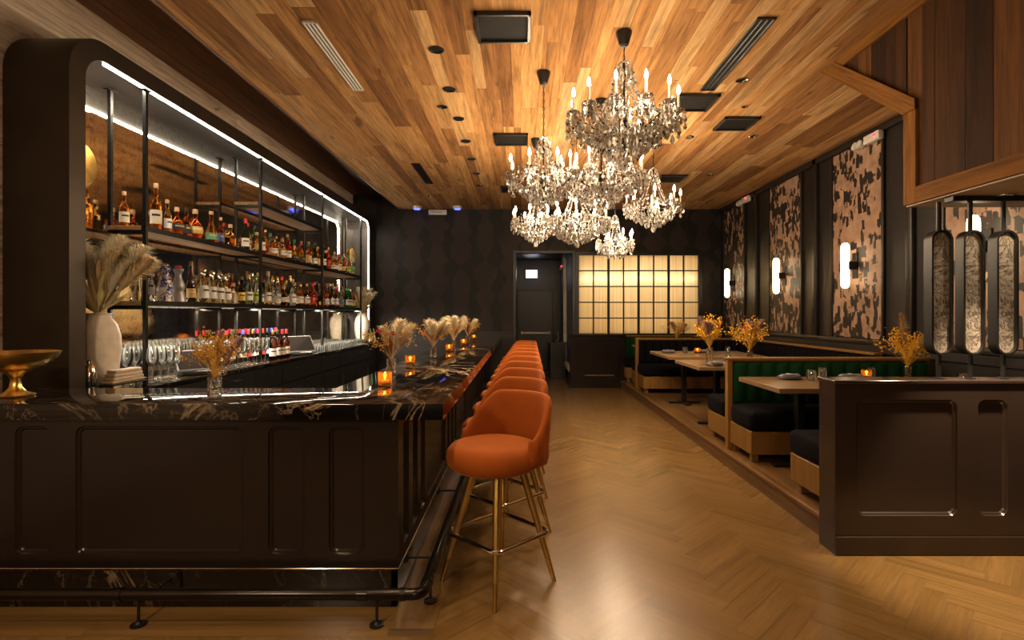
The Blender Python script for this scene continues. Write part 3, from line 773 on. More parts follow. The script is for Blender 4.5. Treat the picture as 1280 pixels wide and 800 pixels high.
# shelving on steel posts
POST = (4.47, 6.44, 8.44, 10.46)
sh = empty('bottle_shelving', (-3.29, 7.4, CZ)); tag(sh, 'blackened steel shelving with walnut shelves holding the bottles', 'shelving'); so = Vector((-3.29, 7.4, CZ))
def L3(x, y, z): return (x - so.x, y - so.y, z - so.z)
ZTOP = AZ - AT - .02
for y in POST:
    for x in (-3.115, -3.405):
        mb = MB(); a = L3(x - .015, y - .015, CZ + .001); b2 = L3(x + .015, y + .015, ZTOP); mb.box(a[0], b2[0], a[1], b2[1], a[2], b2[2], .002)
        a = L3(x - .026, y - .045, ZTOP - .006); b2 = L3(x + .026, y + .045, ZTOP); mb.box(a[0], b2[0], a[1], b2[1], a[2], b2[2]); mb.build('post', 'steel', sh)
def shelf(zt, ya, yb, ledz=True):
    a, b2 = L3(-3.42, ya, zt - .034), L3(-3.135, yb, zt)
    mb = MB(); mb.box(a[0], b2[0], a[1], b2[1], a[2], b2[2], .002); s_ = mb.build('shelf', 'shelfwood', sh)
    mb = MB()
    p, q = L3(-3.135, ya, zt - .040), L3(-3.112, yb, zt + .004); mb.box(p[0], q[0], p[1], q[1], p[2], q[2])
    for y in POST:
        if ya - .1 < y < yb + .1: p, q = L3(-3.405, y - .014, zt - .07), L3(-3.115, y + .014, zt - .036); mb.box(p[0], q[0], p[1], q[1], p[2], q[2])
    mb.build('shelf_rail', 'steel', s_)
    if ledz and zt < 2:
        mb = MB(); p, q = L3(-3.158, ya + .05, zt - .040), L3(-3.146, yb - .05, zt - .0345); mb.box(p[0], q[0], p[1], q[1], p[2], q[2]); mb.build('shelf_light', 'shelfled', s_)
Z1, Z2, Z3 = 1.635, 2.255, 2.86
shelf(Z1, 4.45, 10.48); shelf(Z2, 4.45, 10.48); shelf(Z3, 6.42, 8.46, False)
# gold wall discs
for y, z, lab in ((4.27, 2.72, 'hammered gold disc on the mirror beside the near arch leg'), (10.84, 2.66, 'hammered gold disc on the mirror at the far end of the shelves')):
    e = empty('wall_disc', (XM(y) + .012, y, z)); tag(e, lab, 'wall disc', 'gold wall discs')
    mt = Matrix.Rotation(D(90), 4, 'Y')
    mb = MB(); mb.lathe([(0, .012), (.06, .014), (.14, .02), (.178, .03), (.18, .027), (.14, .012), (.0, .004)], n=40, mat=mt); mb.build('disc', 'gold', e)
    mb = MB(); mb.tube([(.026, -.03, -.10), (.026, .015, .09)], .003, 6); mb.box(-.012, .01, -.02, .02, -.02, .02); mb.build('crease', 'brass', e)
# ------------------------------------------------------------------ bottles
def closed(prof, th=.004): return prof
LIQ = {}
def liq(c, rough=.02):
    if c not in LIQ: LIQ[c] = glass('liquor_%d' % len(LIQ), c, rough, 1.36)
    return LIQ[c]
AMB, DAMB, LAMB, REDA = (1, .45, .08), (.75, .2, .03), (1, .66, .24), (.9, .2, .05)
CLR, PALE, GRN, DGRN, BRN, BLU = (.95, .98, .95), (.88, .92, .70), (.06, .55, .12), (.035, .09, .03), (.14, .05, .015), (.5, .8, .8)
PAPER = {k: simple('label_' + k, c, .6, var=.06) for k, c in {'cream': (.68, .60, .46), 'white': (.72, .70, .66), 'black': (.02, .02, .02), 'red': (.5, .03, .03), 'green': (.08, .25, .12), 'gold': (.55, .36, .1), 'blue': (.05, .11, .35), 'yellow': (.75, .55, .06), 'lime': (.45, .6, .05)}.items()}
CAPM = {'cork': simple('cork', (.50, .30, .15), .8), 'black': M['plastic_black'], 'red': simple('red_foil', (.5, .02, .03), .35, .3), 'gold': M['brass'], 'silver': M['chrome'], 'wood': simple('dark_wood_stopper', (.12, .05, .02), .5), 'green': simple('green_cap', (.03, .22, .08), .4), 'blue': simple('blue_foil', (.04, .05, .4), .4, .3)}
# kind: (profile radius/height list for unit bottle, label z-range, cap radius)
SHAPES = {
    'classic': ([(0, .0), (.036, .0), (.038, .006), (.038, .165), (.034, .185), (.018, .215), (.0145, .235), (.0145, .285), (0, .285)], (.045, .135), .0165, .03),
    'tall': ([(0, 0), (.034, 0), (.036, .006), (.036, .185), (.030, .212), (.016, .24), (.014, .26), (.014, .315), (0, .315)], (.05, .15), .016, .03),
    'wine': ([(0, 0), (.036, 0), (.0375, .006), (.0375, .18), (.033, .205), (.018, .235), (.0145, .25), (.0145, .29), (0, .29)], (.045, .13), .0165, .045),
    'squat': ([(0, 0), (.046, 0), (.049, .008), (.049, .095), (.042, .125), (.02, .15), (.0155, .165), (.0155, .20), (0, .20)], (.03, .085), .019, .028),
    'round': ([(0, 0), (.03, 0), (.044, .02), (.054, .06), (.054, .085), (.044, .125), (.021, .155), (.0155, .17), (.0155, .21), (0, .21)], (.045, .10), .019, .03),
    'bell': ([(0, 0), (.046, 0), (.049, .008), (.049, .08), (.045, .11), (.031, .15), (.019, .19), (.0165, .21), (.0165, .265), (0, .265)], (.03, .09), .019, .025),
    'pear': ([(0, 0), (.03, 0), (.037, .01), (.041, .05), (.038, .11), (.028, .16), (.019, .19), (.016, .21), (.016, .23), (0, .23)], (.04, .14), .027, .05),
    'slim': ([(0, 0), (.031, 0), (.033, .006), (.031, .12), (.022, .19), (.0135, .25), (.0125, .29), (0, .29)], (.04, .11), .0145, .03),
}
BP = {}
def bottle_proto(shape, col, cap, paper, sq=False):
    key = (shape, col, cap, paper, sq)
    if key in BP: return BP[key]
    prof, (la, lb), rc, hc = SHAPES[shape]
    wob = (lambda a, z: 1.0 if z > .13 else (1 / max(abs(math.cos(a)), abs(math.sin(a)))) ** .8) if sq else None
    n = 24 if sq else 16
    mb = MB(); mb.lathe(prof, n=n, cap=False, wob=wob); b = mb.build('bottle', liq(col), None)
    top = prof[-1][1]
    mb = MB()
    if shape == 'pear': mb.ball((0, 0, top + .022), rc, 14, 10)
    mb.lathe([(rc * .9, top - .006), (rc, top - .004), (rc, top + hc * .9), (rc * .92, top + hc), (0, top + hc)] if shape != 'pear' else [(.019, top - .01), (.019, top + .004), (0, top + .004)], n=14)
    mb.build('cap', CAPM[cap], b)
    if paper:
        # wrapped label follows the body, covering the front two thirds
        def rad(z):
            for (r0, z0), (r1, z1) in zip(prof[1:], prof[2:]):
                if z0 <= z <= z1: return r0 + (r1 - r0) * (z - z0) / max(1e-6, z1 - z0)
            return .03
        mb = MB(); vs, fs = [], []
        na, nz = 14, 6
        for j in range(nz + 1):
            z = la + (lb - la) * j / nz
            for i in range(na + 1):
                a = D(-85 + 170 * i / na) - .5
                rr = rad(z) * (wob(a, z) if wob else 1) + .0012
                vs.append((rr * math.cos(a), rr * math.sin(a), z))
        for j in range(nz):
            for i in range(na): k = j * (na + 1) + i; fs.append((k, k + 1, k + na + 2, k + na + 1))
        mb.add(vs, fs, .5); lb_ = mb.build('label', PAPER[paper], b)
        mb = MB(); z = la + (lb - la) * .68; vs, fs = [], []
        for zz, h in ((la + (lb - la) * .55, (lb - la) * .16),):
            o0 = len(vs)
            for i in range(9):
                a = D(-42 + 84 * i / 8) - .5
                for q in (zz, zz + h):
                    rr = rad(q) * (wob(a, q) if wob else 1) + .0019; vs.append((rr * math.cos(a), rr * math.sin(a), q))
            fs += [(o0 + 2 * i, o0 + 2 * i + 2, o0 + 2 * i + 3, o0 + 2 * i + 1) for i in range(8)]
        mb.add(vs, fs, .5); mb.build('label_band', PAPER['gold' if paper in ('black', 'red', 'green', 'blue') else ('black' if paper != 'gold' else 'cream')], lb_)
    BP[key] = b
    return b
USED = set()
CN = {AMB: 'amber', DAMB: 'dark amber', LAMB: 'pale amber', REDA: 'ruby red', CLR: 'clear glass', PALE: 'straw yellow', GRN: 'bright green', DGRN: 'dark green', BRN: 'brown', BLU: 'pale blue'}
SN = {'classic': 'shouldered', 'tall': 'tall', 'wine': 'wine', 'squat': 'squat', 'round': 'globe', 'bell': 'bell', 'pear': 'pear', 'slim': 'slim'}
RAD = {'classic': .038, 'tall': .036, 'wine': .0375, 'squat': .049, 'round': .054, 'bell': .049, 'pear': .041, 'slim': .033}
def brad(sp, s): return RAD[sp[0]] * s * (1.3 if sp[4] else 1.02)
def row_out(row):
    """keep the bottles of one row clear of each other and of the posts"""
    row.sort(key=lambda q: q[0]); out = []; row = [(a_, b_, c_, d_ * 1.13) for a_, b_, c_, d_ in row]
    for y, x, sp, s in row:
        r = brad(sp, s)
        if out: y = max(y, out[-1][0] + brad(out[-1][2], out[-1][3]) + r + .004)
        for p in POST:
            if abs(y - p) < r + .02: y = p + r + .022
        if y < 10.42: out.append((y, x, sp, s))
    return out
def put_bottle(spec, x, y, z, lab, group, rz=None, s=1.0):
    p = bottle_proto(*spec)
    if p.name in USED: b = copy_tree(p)
    else: b = p; USED.add(p.name)
    b.location = (x, y, z + .0006); b.rotation_euler = (0, 0, R.uniform(-.5, .6) if rz is None else rz); s *= 1.0; b.scale = (s, s, s)
    tag(b, lab, 'bottle', group); return b
def desc(spec, where):
    shape, col, cap, paper, sq = spec
    t = f"{'square' if sq else SN[shape]} {CN[col]} bottle"
    if paper: t += f", {paper} label"
    return t + ', ' + where
def ypx(px, x): return -x * 675 / (652 - px)
C = 'classic'
up = [(146, -3.42, (C, AMB, 'cork', 'cream', False), .86), (195, -3.22, ('tall', AMB, 'cork', 'cream', False), 1.08), (209, -3.20, (C, LAMB, 'cork', 'white', False), .85), (221, -3.22, ('round', DAMB, 'cork', 'black', False), .98), (233, -3.22, (C, DAMB, 'black', 'black', True), .82), (245, -3.20, ('round', REDA, 'cork', 'gold', False), 1.1),
      (264, -3.20, ('bell', AMB, 'cork', 'green', False), 1.0), (276, -3.22, ('tall', DAMB, 'cork', 'blue', False), .78), (289, -3.20, ('squat', AMB, 'cork', None, True), 1.0), (307, -3.2, ('wine', DGRN, 'red', 'cream', False), 1.0), (318, -3.2, ('round', AMB, 'cork', 'gold', False), .95), (324, -3.22, ('round', LAMB, 'wood', None, False), .9)]
bag_up = [(C, AMB, 'gold', 'cream', True), ('squat', LAMB, 'silver', 'white', True), (C, DAMB, 'black', 'white', False), ('wine', PALE, 'green', 'lime', False), (C, PALE, 'green', 'gold', False), ('tall', AMB, 'cork', 'gold', False), ('tall', REDA, 'gold', 'red', False), ('tall', AMB, 'gold', 'red', False), ('round', LAMB, 'cork', 'cream', False), ('slim', DAMB, 'cork', 'gold', False), ('bell', AMB, 'red', 'black', False), (C, REDA, 'cork', 'cream', False), ('wine', DGRN, 'black', 'white', False), (C, LAMB, 'cork', 'green', False), ('round', AMB, 'black', 'white', False), (C, PALE, 'red', 'cream', False), ('squat', AMB, 'cork', 'black', True), ('tall', CLR, 'cork', 'green', False), ('slim', GRN, 'black', 'white', False), (C, AMB, 'red', 'red', False)]
lst = [(ypx(px, x), x, sp, s) for px, x, sp, s in up]; bk = [lst.pop(0)]
y = 6.56; k = 0
while y < 10.38:
    if min(abs(y - p) for p in POST) > .06: lst.append((y, -3.20 - .05 * (k % 2), bag_up[(k * 7 + k // 20) % 20], R.uniform(.86, 1.06))); k += 1
    y += R.uniform(.112, .15)
y = 6.62
while y < 10.3:
    if min(abs(y - p) for p in POST) > .06: bk.append((y, -3.37, bag_up[(k * 3 + 5) % 20], R.uniform(.85, 1.1))); k += 1
    y += R.uniform(.17, .24)
for rw, q in ((lst, 'front'), (bk, 'back')):
    for i, (y, x, sp, s) in enumerate(row_out(rw)): put_bottle(sp, -3.358 if q == 'back' else min(x, -3.139 - brad(sp, s)), y, Z2, desc(sp, f"{ordn(i)} from near end, upper shelf {q} row"), 'liquor bottles on the upper shelf', s=s)
lo = [(176, -3.38, ('tall', CLR, 'blue', 'white', True), 1.12), (166, -3.40, ('tall', CLR, 'silver', None, True), 1.05), (239, -3.24, ('slim', BRN, 'wood', 'gold', False), 1.12),
      (254, -3.20, ('pear', PALE, 'silver', 'white', False), 1.12), (265, -3.20, ('pear', PALE, 'silver', 'white', False), 1.08), (275, -3.20, ('pear', PALE, 'silver', 'white', False), 1.06), (283.5, -3.20, ('pear', PALE, 'silver', 'white', False), 1.04), (293, -3.18, ('round', CLR, 'cork', None, False), .86),
      (302, -3.22, (C, BRN, 'black', 'yellow', False), .9), (311, -3.19, (C, BLU, 'cork', 'white', False), .98), (319, -3.2, (C, PALE, 'green', 'lime', False), 1.0)]
bag_lo = [('wine', PALE, 'cork', 'cream', False), (C, REDA, 'black', 'white', False), ('squat', CLR, 'black', 'cream', False), (C, DAMB, 'red', 'white', False), ('tall', CLR, 'cork', 'white', False), ('slim', DGRN, 'black', 'cream', False), (C, AMB, 'cork', 'white', True), (C, CLR, 'silver', 'white', False), ('squat', BRN, 'black', 'yellow', True), ('bell', CLR, 'wood', 'white', False), ('tall', LAMB, 'black', 'white', False), (C, DGRN, 'black', 'white', False), ('round', AMB, 'cork', 'cream', False), ('tall', CLR, 'black', 'blue', False), (C, LAMB, 'gold', 'white', True), ('slim', CLR, 'silver', 'white', False), (C, REDA, 'red', 'red', False), ('wine', DGRN, 'gold', 'white', False)]
ll = [(ypx(px, x), x, sp, s) for px, x, sp, s in lo]; bk = [ll.pop(0), ll.pop(0)]
y = 6.56; k = 0
while y < 9.75:
    if min(abs(y - p) for p in POST) > .06: ll.append((y, -3.19 - .04 * (k % 2), bag_lo[(k * 5 + k // 18) % 18], R.uniform(.82, 1.0))); k += 1
    y += R.uniform(.105, .13)
for q, y in enumerate((9.86, 9.97, 10.08)): ll.append((y, -3.2, ((C, GRN, 'green', 'white', False), ('classic', GRN, 'green', 'cream', False), (C, GRN, 'silver', 'white', False))[q], 1.0))
ll.append((10.22, -3.2, (C, LAMB, 'black', 'cream', True), .9)); ll.append((10.34, -3.22, (C, DAMB, 'black', 'white', False), .95))
y = 6.0
while y < 10.3:
    if min(abs(y - p) for p in POST) > .06: bk.append((y, -3.37, bag_lo[(k * 7 + 3) % 18], R.uniform(.95, 1.2))); k += 1
    y += R.uniform(.12, .17)
for rw, q in ((ll, 'front'), (bk, 'back')):
    for i, (y, x, sp, s) in enumerate(row_out(rw)): put_bottle(sp, -3.358 if q == 'back' else min(x, -3.139 - brad(sp, s)), y, Z1, desc(sp, f"{ordn(i)} from near end, lower shelf {q} row"), 'liquor bottles on the lower shelf', s=s)
# ceramic decanters
def decanter(y, mat, lab, capm):
    e = MB(); e.lathe([(0, 0), (.062, 0), (.066, .006), (.052, .085), (.046, .105), (.055, .13), (.054, .165), (.034, .215), (.026, .25), (.034, .285), (.044, .30), (.044, .312), (.018, .315), (0, .315)], n=28, cap=False)
    o = e.build('ceramic_decanter', mat, None, loc=(-3.21, y, Z1 + .0006)); tag(o, lab, 'decanter', 'ceramic decanters')
    e = MB(); e.ball((0, 0, .328), .030, 16, 8, .62); e.lathe([(.012, .305), (.012, .325)], n=10); e.build('stopper', capm, o)
decanter(ypx(207, -3.21), 'painted', 'white ceramic decanter with blue painted flowers on lower shelf', 'chrome')
decanter(ypx(223, -3.21), simple('silver_grey_ceramic', (.32, .31, .31), .3, .3), 'silver grey ceramic decanter beside the blue painted one', CAPM['red'])
# wine bottles standing on the worktop
for i in range(11):
    sp = ('wine', (DGRN, BRN, DGRN, PALE)[i % 4], ('red', 'red', 'black', 'blue', 'red', 'gold')[i % 6], ('cream', 'red', 'white')[i % 3], False)
    yy = 6.05 + i * .125 + (.095 if 6.05 + i * .125 > 6.36 else 0)
    put_bottle(sp, -3.385, yy + (.03 if yy > 6.4 else 0), CZ, f"{sp[2]} capped {CN[sp[1]]} wine bottle behind the wineglasses, {ordn(i)} of its row", 'wine bottles behind the glasses', s=1.15)
for i, px in enumerate((341, 347, 353, 358)):
    x = -3.10 - .02 * (i % 2); sp = ('wine', BRN, ('gold', 'black', 'red', 'red')[i], ('white', 'white', 'cream', 'cream')[i], False)
    put_bottle(sp, x, ypx(px, x), CZ, f"dark wine bottle with {sp[2]} capsule, {ordn(i)} of four between glasses and screen", 'four wine bottles by the counter screen', s=1.12)
# ------------------------------------------------------------------ glasses
def glass_mesh(kind):
    mb = MB()
    if kind == 'wine_glass': mb.lathe([(r_ * 1.14, z_ * 1.26) for r_, z_ in [(0, 0), (.036, .001), (.035, .004), (.006, .010), (.004, .02), (.004, .10), (.010, .112), (.030, .135), (.040, .165), (.039, .195), (.033, .235), (.0318, .235), (.0375, .195), (.0385, .165), (.029, .137), (.010, .116), (0, .113)]], n=16, cap=False)
    elif kind == 'tumbler': mb.lathe([(0, 0), (.034, 0), (.036, .004), (.040, .092), (.0385, .092), (.0345, .012), (0, .010)], n=16, cap=False)
    elif kind == 'stemless': mb.lathe([(0, 0), (.026, 0), (.034, .008), (.043, .04), (.042, .07), (.036, .098), (.0348, .098), (.0405, .07), (.0415, .04), (.033, .014), (0, .008)], n=20, cap=False)
    return mb
g0 = glass_mesh('wine_glass').build('wine_glass', 'glass'); tag(g0, 'stemmed wineglass in the packed rows on the back counter', 'wineglass', 'wineglasses on the back counter'); first = True
for row, x in enumerate((-3.02, -3.125, -3.23, -3.335)):
    y = 4.42 + .05 * (row % 2)
    while y < (6.4 if row < 3 else 5.9):
        hit = (x > -3.29 and 4.82 < y < 5.36) or any(abs(y - p) < .06 and min(abs(x + 3.115), abs(x + 3.405)) < .07 for p in POST)
        if not hit:
            g = g0 if first else copy_tree(g0); first = False; g.location = (x, y, CZ + .0006)
        y += R.uniform(.098, .106)
g0.scale = (1, 1, 1)
t0 = glass_mesh('tumbler').build('tumbler', 'glass'); tag(t0, 'clear tumbler in the rows at the far end of the back counter', 'tumbler', 'tumblers on the back counter'); first = True
for row, x in enumerate((-3.05, -3.14, -3.23, -3.32)):
    y = 7.95
    while y < 10.4:
        if not any(abs(y - p) < .07 and abs(x + 3.115) < .07 for p in POST):
            g = t0 if first else copy_tree(t0); first = False; g.location = (x, y, CZ + .0006)
        y += .090
# ------------------------------------------------------------------ counter objects
def tablet(x, y, rz, sz, lab):
    e = empty('tablet_terminal', (x, y, CZ + .001), rz); tag(e, lab, 'point of sale screen', 'counter screens')
    w_, h_ = sz
    m = MB(); mt = Matrix.Translation((0, -.02, .045)) @ Matrix.Rotation(D(-38), 4, 'X'); m.box(-w_ / 2, w_ / 2, -.012, .0, 0, h_, .005, mat=mt); s_ = m.build('screen_housing', 'plastic_grey', e)
    m = MB(); m.box(-w_ / 2 + .012, w_ / 2 - .012, -.0145, -.0121, .014, h_ - .014, mat=mt); m.build('display', 'screen', s_)
    m = MB(); m.box(-w_ * .38, w_ * .38, -.02, .16, 0, .04, .01); m.tube([(0, .05, .03), (0, .06, .13)], .02, 10); m.build('stand', 'plastic_black', e)
tablet(-3.06, 5.08, D(52), (.33, .23), 'tilted tablet screen on the back counter among wineglasses')
tablet(-3.08, 7.55, D(48), (.40, .27), 'second tilted till screen on the back counter beside wine bottles')
e = empty('till_box', (-3.30, 7.72, CZ)); tag(e, 'small dark box standing behind the second till screen', 'box'); m = MB(); m.box(-.09, .09, -.07, .07, .001, .2, .008); m.build('case', 'plastic_black', e); m = MB(); m.box(.0902, .092, -.05, .05, .05, .16); m.build('slot', 'steel', e)
# white vases with pampas
def vase(x, y, s, lab):
    e = MB(); e.lathe([(0, 0), (.085, 0), (.10, .02), (.125, .15), (.138, .29), (.135, .38), (.115, .46), (.085, .50), (.078, .525), (.084, .54), (.074, .54), (.068, .525), (.1, .45), (.12, .37), (.11, .15), (0, .03)], n=36, cap=False)
    o = e.build('white_vase', 'ceramic', None, loc=(x, y, CZ + .001)); o.scale = (s, s, s); tag(o, lab, 'vase', 'large cream vases'); return o
PAMP = {k: simple('pampas_' + k, c, .9, var=.2, vs=8) for k, c in {'cream': (.86, .75, .55), 'tan': (.50, .33, .16), 'straw': (.74, .58, .33), 'gold': (.62, .34, .05), 'yellow': (.78, .46, .03), 'rust': (.42, .12, .02), 'red': (.55, .03, .02), 'mauve': (.34, .22, .22), 'olive': (.58, .46, .22)}.items()}
def plume(mb, base, tip, wid, n, bend=.0, rr=R, lw=.0014, droop=.25, stem=.0022):
    base, tip = Vector(base), Vector(tip); ax = tip - base; L = ax.length; d = ax.normalized()
    sd = d.orthogonal().normalized(); s2 = d.cross(sd)
    bdir = Vector((d.x, d.y, 0)); bdir = bdir.normalized() if bdir.length > .05 else Vector((1, 0, 0))
    P = lambda t: base + ax * t + bdir * (bend * L * t * t) - Vector((0, 0, 1)) * (abs(bend) * .5 * L * t * t)
    mb.tube([P(k / 6) for k in range(7)], [stem * (1 - .7 * k / 6) for k in range(7)], 5, tint=.5)
    for i in range(n):
        t = rr.uniform(.38, 1.0); a = rr.uniform(0, 2 * PI); env = math.sin(min(1, (t - .3) / .7 * .92 + .12) * PI) ** .6
        o = (sd * math.cos(a) + s2 * math.sin(a)); p0 = P(t)
        l = wid * env * rr.uniform(.6, 1.15)
        p1 = p0 + o * l * .5 + d * l * 1.0; p2 = p0 + o * l * 1.0 + d * l * 1.6 - Vector((0, 0, 1)) * l * droop
        w_ = (o.cross(d)).normalized() * lw
        mb.add([p0 - w_, p0 + w_, p1 + w_ * 1.3, p1 - w_ * 1.3, p2], [(0, 1, 2, 3), (3, 2, 4)], .5)
def blade(mb, base, tip, w_, fold=.3):
    base, tip = Vector(base), Vector(tip); ax = tip - base; d = ax.normalized(); sd = d.cross(Vector((0, 0, 1)))
    sd = sd.normalized() if sd.length > .05 else Vector((1, 0, 0)); up = sd.cross(d)
    rows = []
    for t, k in ((0, .15), (.3, .8), (.55, 1), (.8, .6), (1, .03)):
        p = base + ax * t; rows.append((p - sd * w_ * k + up * w_ * fold * k, p, p + sd * w_ * k + up * w_ * fold * k))
    vs = [p for r_ in rows for p in r_]; fs = []
    for j in range(4): b_ = j * 3; fs += [(b_, b_ + 1, b_ + 4, b_ + 3), (b_ + 1, b_ + 2, b_ + 5, b_ + 4)]
    mb.add(vs, fs, R.random())
def pampas(x, y, z, s, lab, dirs, seed, lo=-.2, hi=.2):
    rr = random.Random(seed)
    e = empty('pampas_arrangement', (x, y, z)); tag(e, lab, 'dried grasses', 'pampas arrangements'); e.scale = (s, s, s)
    for dx, dy, h, wd in dirs:
        m = MB(); plume(m, (dx * .12, dy * .12, -.02), (dx, dy, h), wd, 900, .18, rr, .0027, .5, .004); m.build('plume', PAMP['cream' if rr.random() < .75 else 'straw'], e, smooth=0)
    m = MB()
    for i in range(95):
        a = rr.uniform(0, 2 * PI); t = rr.uniform(.25, 1.25); l = rr.uniform(.20, .31) * (1.15 - .3 * abs(t - .6))
        blade(m, (.025 * math.cos(a), .025 * math.sin(a), .004), (max(-.17, l * math.sin(t) * math.cos(a)), max(lo, min(hi, l * math.sin(t) * math.sin(a))), l * math.cos(t) + .05), .017)
    m.build('palm_blades', PAMP['olive'], e, smooth=0)
    m = MB()
    for i in range(5):
        a = 2 * PI * i / 5 + .4; l = .3; m.tube([(0, 0, -.1), (.04 * math.cos(a), .04 * math.sin(a), .1), (.13 * math.cos(a), .13 * math.sin(a), l)], .003, 5)
        mt = Matrix.Translation((.13 * math.cos(a), .13 * math.sin(a), l)) @ Matrix.Rotation(.4, 4, Vector((-math.sin(a), math.cos(a), 0))); m.lathe([(0, -.06), (.018, -.04), (.022, 0), (.014, .07), (0, .10)], n=8, mat=mt)
    m.build('bunny_tail', PAMP['tan'], e)
vase(-3.22, 4.10, 1.08, 'large cream ceramic vase beside the near arch leg')
pampas(-3.22, 4.10, CZ + .587, 1.0, 'bushy pampas plumes standing in the near cream vase', [(-.02, -.05, .62, .11), (.10, .0, .62, .12), (.24, .03, .56, .12), (-.06, .0, .58, .11), (.03, .03, .66, .12), (.14, -.06, .50, .11), (.32, .01, .46, .11), (.20, -.04, .42, .10)], 3)
vase(-3.19, 10.79, 1.08, 'large cream ceramic vase at the far end of the shelves')
pampas(-3.19, 10.79, CZ + .587, .95, 'pampas plumes standing in the far cream vase', [(-.01, -.08, .60, .10), (.10, .05, .58, .11), (.20, .04, .5, .10), (.02, -.02, .62, .10), (.16, -.12, .45, .09)], 5)
# tray with folded cloths, cocktail tools
e = empty('serving_tray', (-3.003, 4.08, CZ)); tag(e, 'black wire tray under folded cloths on the back counter', 'tray')
m = MB(); m.box(-.05, .05, -.20, .20, .052, .06, .003); m.build('plate', 'blackmetal', e)
for y in (-.18, .18):
    for x in (-.042, .042): m = MB(); m.tube([(x, y, .0005), (x, y, .053)], .005, 6); m.build('foot', 'blackmetal', e)
m = MB(); m.tube([(a, b2, .075) for a, b2 in rrect(-.051, .051, -.201, .201, .03)], .003, 6, closed=True); m.build('rail', 'chrome', e)
o = MB()
for k in range(4): o.box(-.045 + .003 * k, .045 - .002 * k, -.17 + .012 * k, .17 - .010 * k, .0615 + k * .026, .087 + k * .026, .011)
o = o.build('folded_cloth', 'cloth', None, loc=(-3.003, 4.08, CZ)); tag(o, 'stack of folded cream cloths on the wire tray', 'cloth')
e = empty('cocktail_shaker', (-3.125, 3.905, CZ)); tag(e, 'polished steel cocktail shaker beside the near arch leg', 'shaker')
m = MB(); m.lathe([(0, .001), (.034, .001), (.038, .01), (.046, .16), (.042, .17), (0, .17)], n=24, cap=False); m.build('tin', 'chrome', e)
m = MB(); m.lathe([(.043, .1705), (.036, .20), (.022, .215), (.02, .24), (0, .245)], n=24, cap=False); m.build('lid', 'chrome', e)

def strip_or_fill_lamp(x, z, dirv, wd, power, y0=4.5, y1=10.45, col=(1, .88, .70)):
    L = bpy.data.lights.new('strip_or_fill_lamp', 'AREA'); L.shape = 'RECTANGLE'; L.size = wd; L.size_y = y1 - y0; L.energy = power; L.color = col
    o = bpy.data.objects.new('strip_or_fill_lamp', L); COL.objects.link(o)
    zz = -Vector(dirv).normalized(); yy = Vector((0, 1, 0)); xx = yy.cross(zz)
    o.matrix_world = Matrix.Translation((x, (y0 + y1) / 2, z)) @ Matrix((xx, yy, zz)).transposed().to_4x4()
strip_or_fill_lamp(-3.41, Z2 + .006, (.20, 0, 1), .012, 16)  # added fill strips, brighten bottles and shelf undersides, no fitting modelled
strip_or_fill_lamp(-3.41, Z1 + .006, (.20, 0, 1), .012, 16)
strip_or_fill_lamp(-3.20, Z1 - .052, (.10, 0, -1), .05, 210)
strip_or_fill_lamp(-3.13, AZ - AT - .03, (-.3, 0, -1), .02, 22, 4.0, 4.9)  # extra light added beside the arch LED to brighten the pampas ends
strip_or_fill_lamp(-3.13, AZ - AT - .03, (-.3, 0, -1), .02, 14, 10.2, 10.85)
# ================================================================== BAR
BX0, BX1, BY0, BY1 = -3.54, -.40, 2.75, 11.36       # slab outline (L)
IX, IY = -1.15, 3.34
FX, FY = -.64, 2.806
bar = empty('bar_counter', (FX, FY, 0)); tag(bar, 'long L-shaped black marble bar with recessed dark panels', 'bar')
bo = Vector((FX, FY, 0))
def slab(mb, z0, z1, ins=0.0):
    pts = [(BX0, BY0 + ins), (BX1 - ins, BY0 + ins), (BX1 - ins, BY1), (IX + ins, BY1), (IX + ins, IY - ins), (BX0, IY - ins)]
    mb.prism(pts, lambda u, v, d: (u - bo.x, v - bo.y, d), z0, z1, .5)
bm_ = bmesh.new(); vs = [bm_.verts.new((u - bo.x, v - bo.y, .988)) for u, v in [(BX0, BY0), (BX1, BY0), (BX1, BY1), (IX, BY1), (IX, IY), (BX0, IY)]]
f = bm_.faces.new(vs); r_ = bmesh.ops.extrude_face_region(bm_, geom=[f])
for v in [g for g in r_['geom'] if isinstance(g, bmesh.types.BMVert)]: v.co.z = 1.07
bm_.normal_update()
bmesh.ops.bevel(bm_, geom=[ed for ed in bm_.edges if all(v.co.z > 1.06 for v in ed.verts)], offset=.004, segments=2, affect='EDGES', profile=.5)
mb = MB(); mb.bm(bm_, .5); mb.build('marble_top', 'marble', bar, smooth=30)
XA = BX0 - bo.x
mb = MB()
H = [(a - bo.x, b - bo.x, .279, .944) for a, b in ((-3.36, -2.76), (-2.635, -2.44), (-2.32, -1.442), (-1.318, -1.127), (-1.002, -.815))]
recessed_plate(mb, XA, 0, .208, .987, H, lambda u, v, d: (u, d, v), .03, r=.045); mb.build('front_panel', 'lacquer', bar)
mb = MB(); H = []; y = 2.92
while y < 10.9:
    for w_ in (.15, .15, .15, .86):
        if y + w_ < 11.2: H.append((y - bo.y, y + w_ - bo.y, .279, .944))
        y += w_ + .105
recessed_plate(mb, .0305, BY1 - bo.y, .208, .987, H, lambda u, v, d: (-d, u, v), .03, r=.035); mb.build('side_panel', 'lacquer', bar)
mb = MB(); mb.box(XA, -.012, .012, .04, .0, .196); mb.box(-.04, -.012, .012, BY1 - bo.y, 0, .196); mb.build('marble_kick', 'marble', bar, smooth=0)
mb = MB(); mb.box(XA, .003, -.004, .02, .197, .208, .002); mb.box(-.02, .003, -.004, BY1 - bo.y, .197, .208, .002); mb.build('kick_trim', 'chrome', bar)
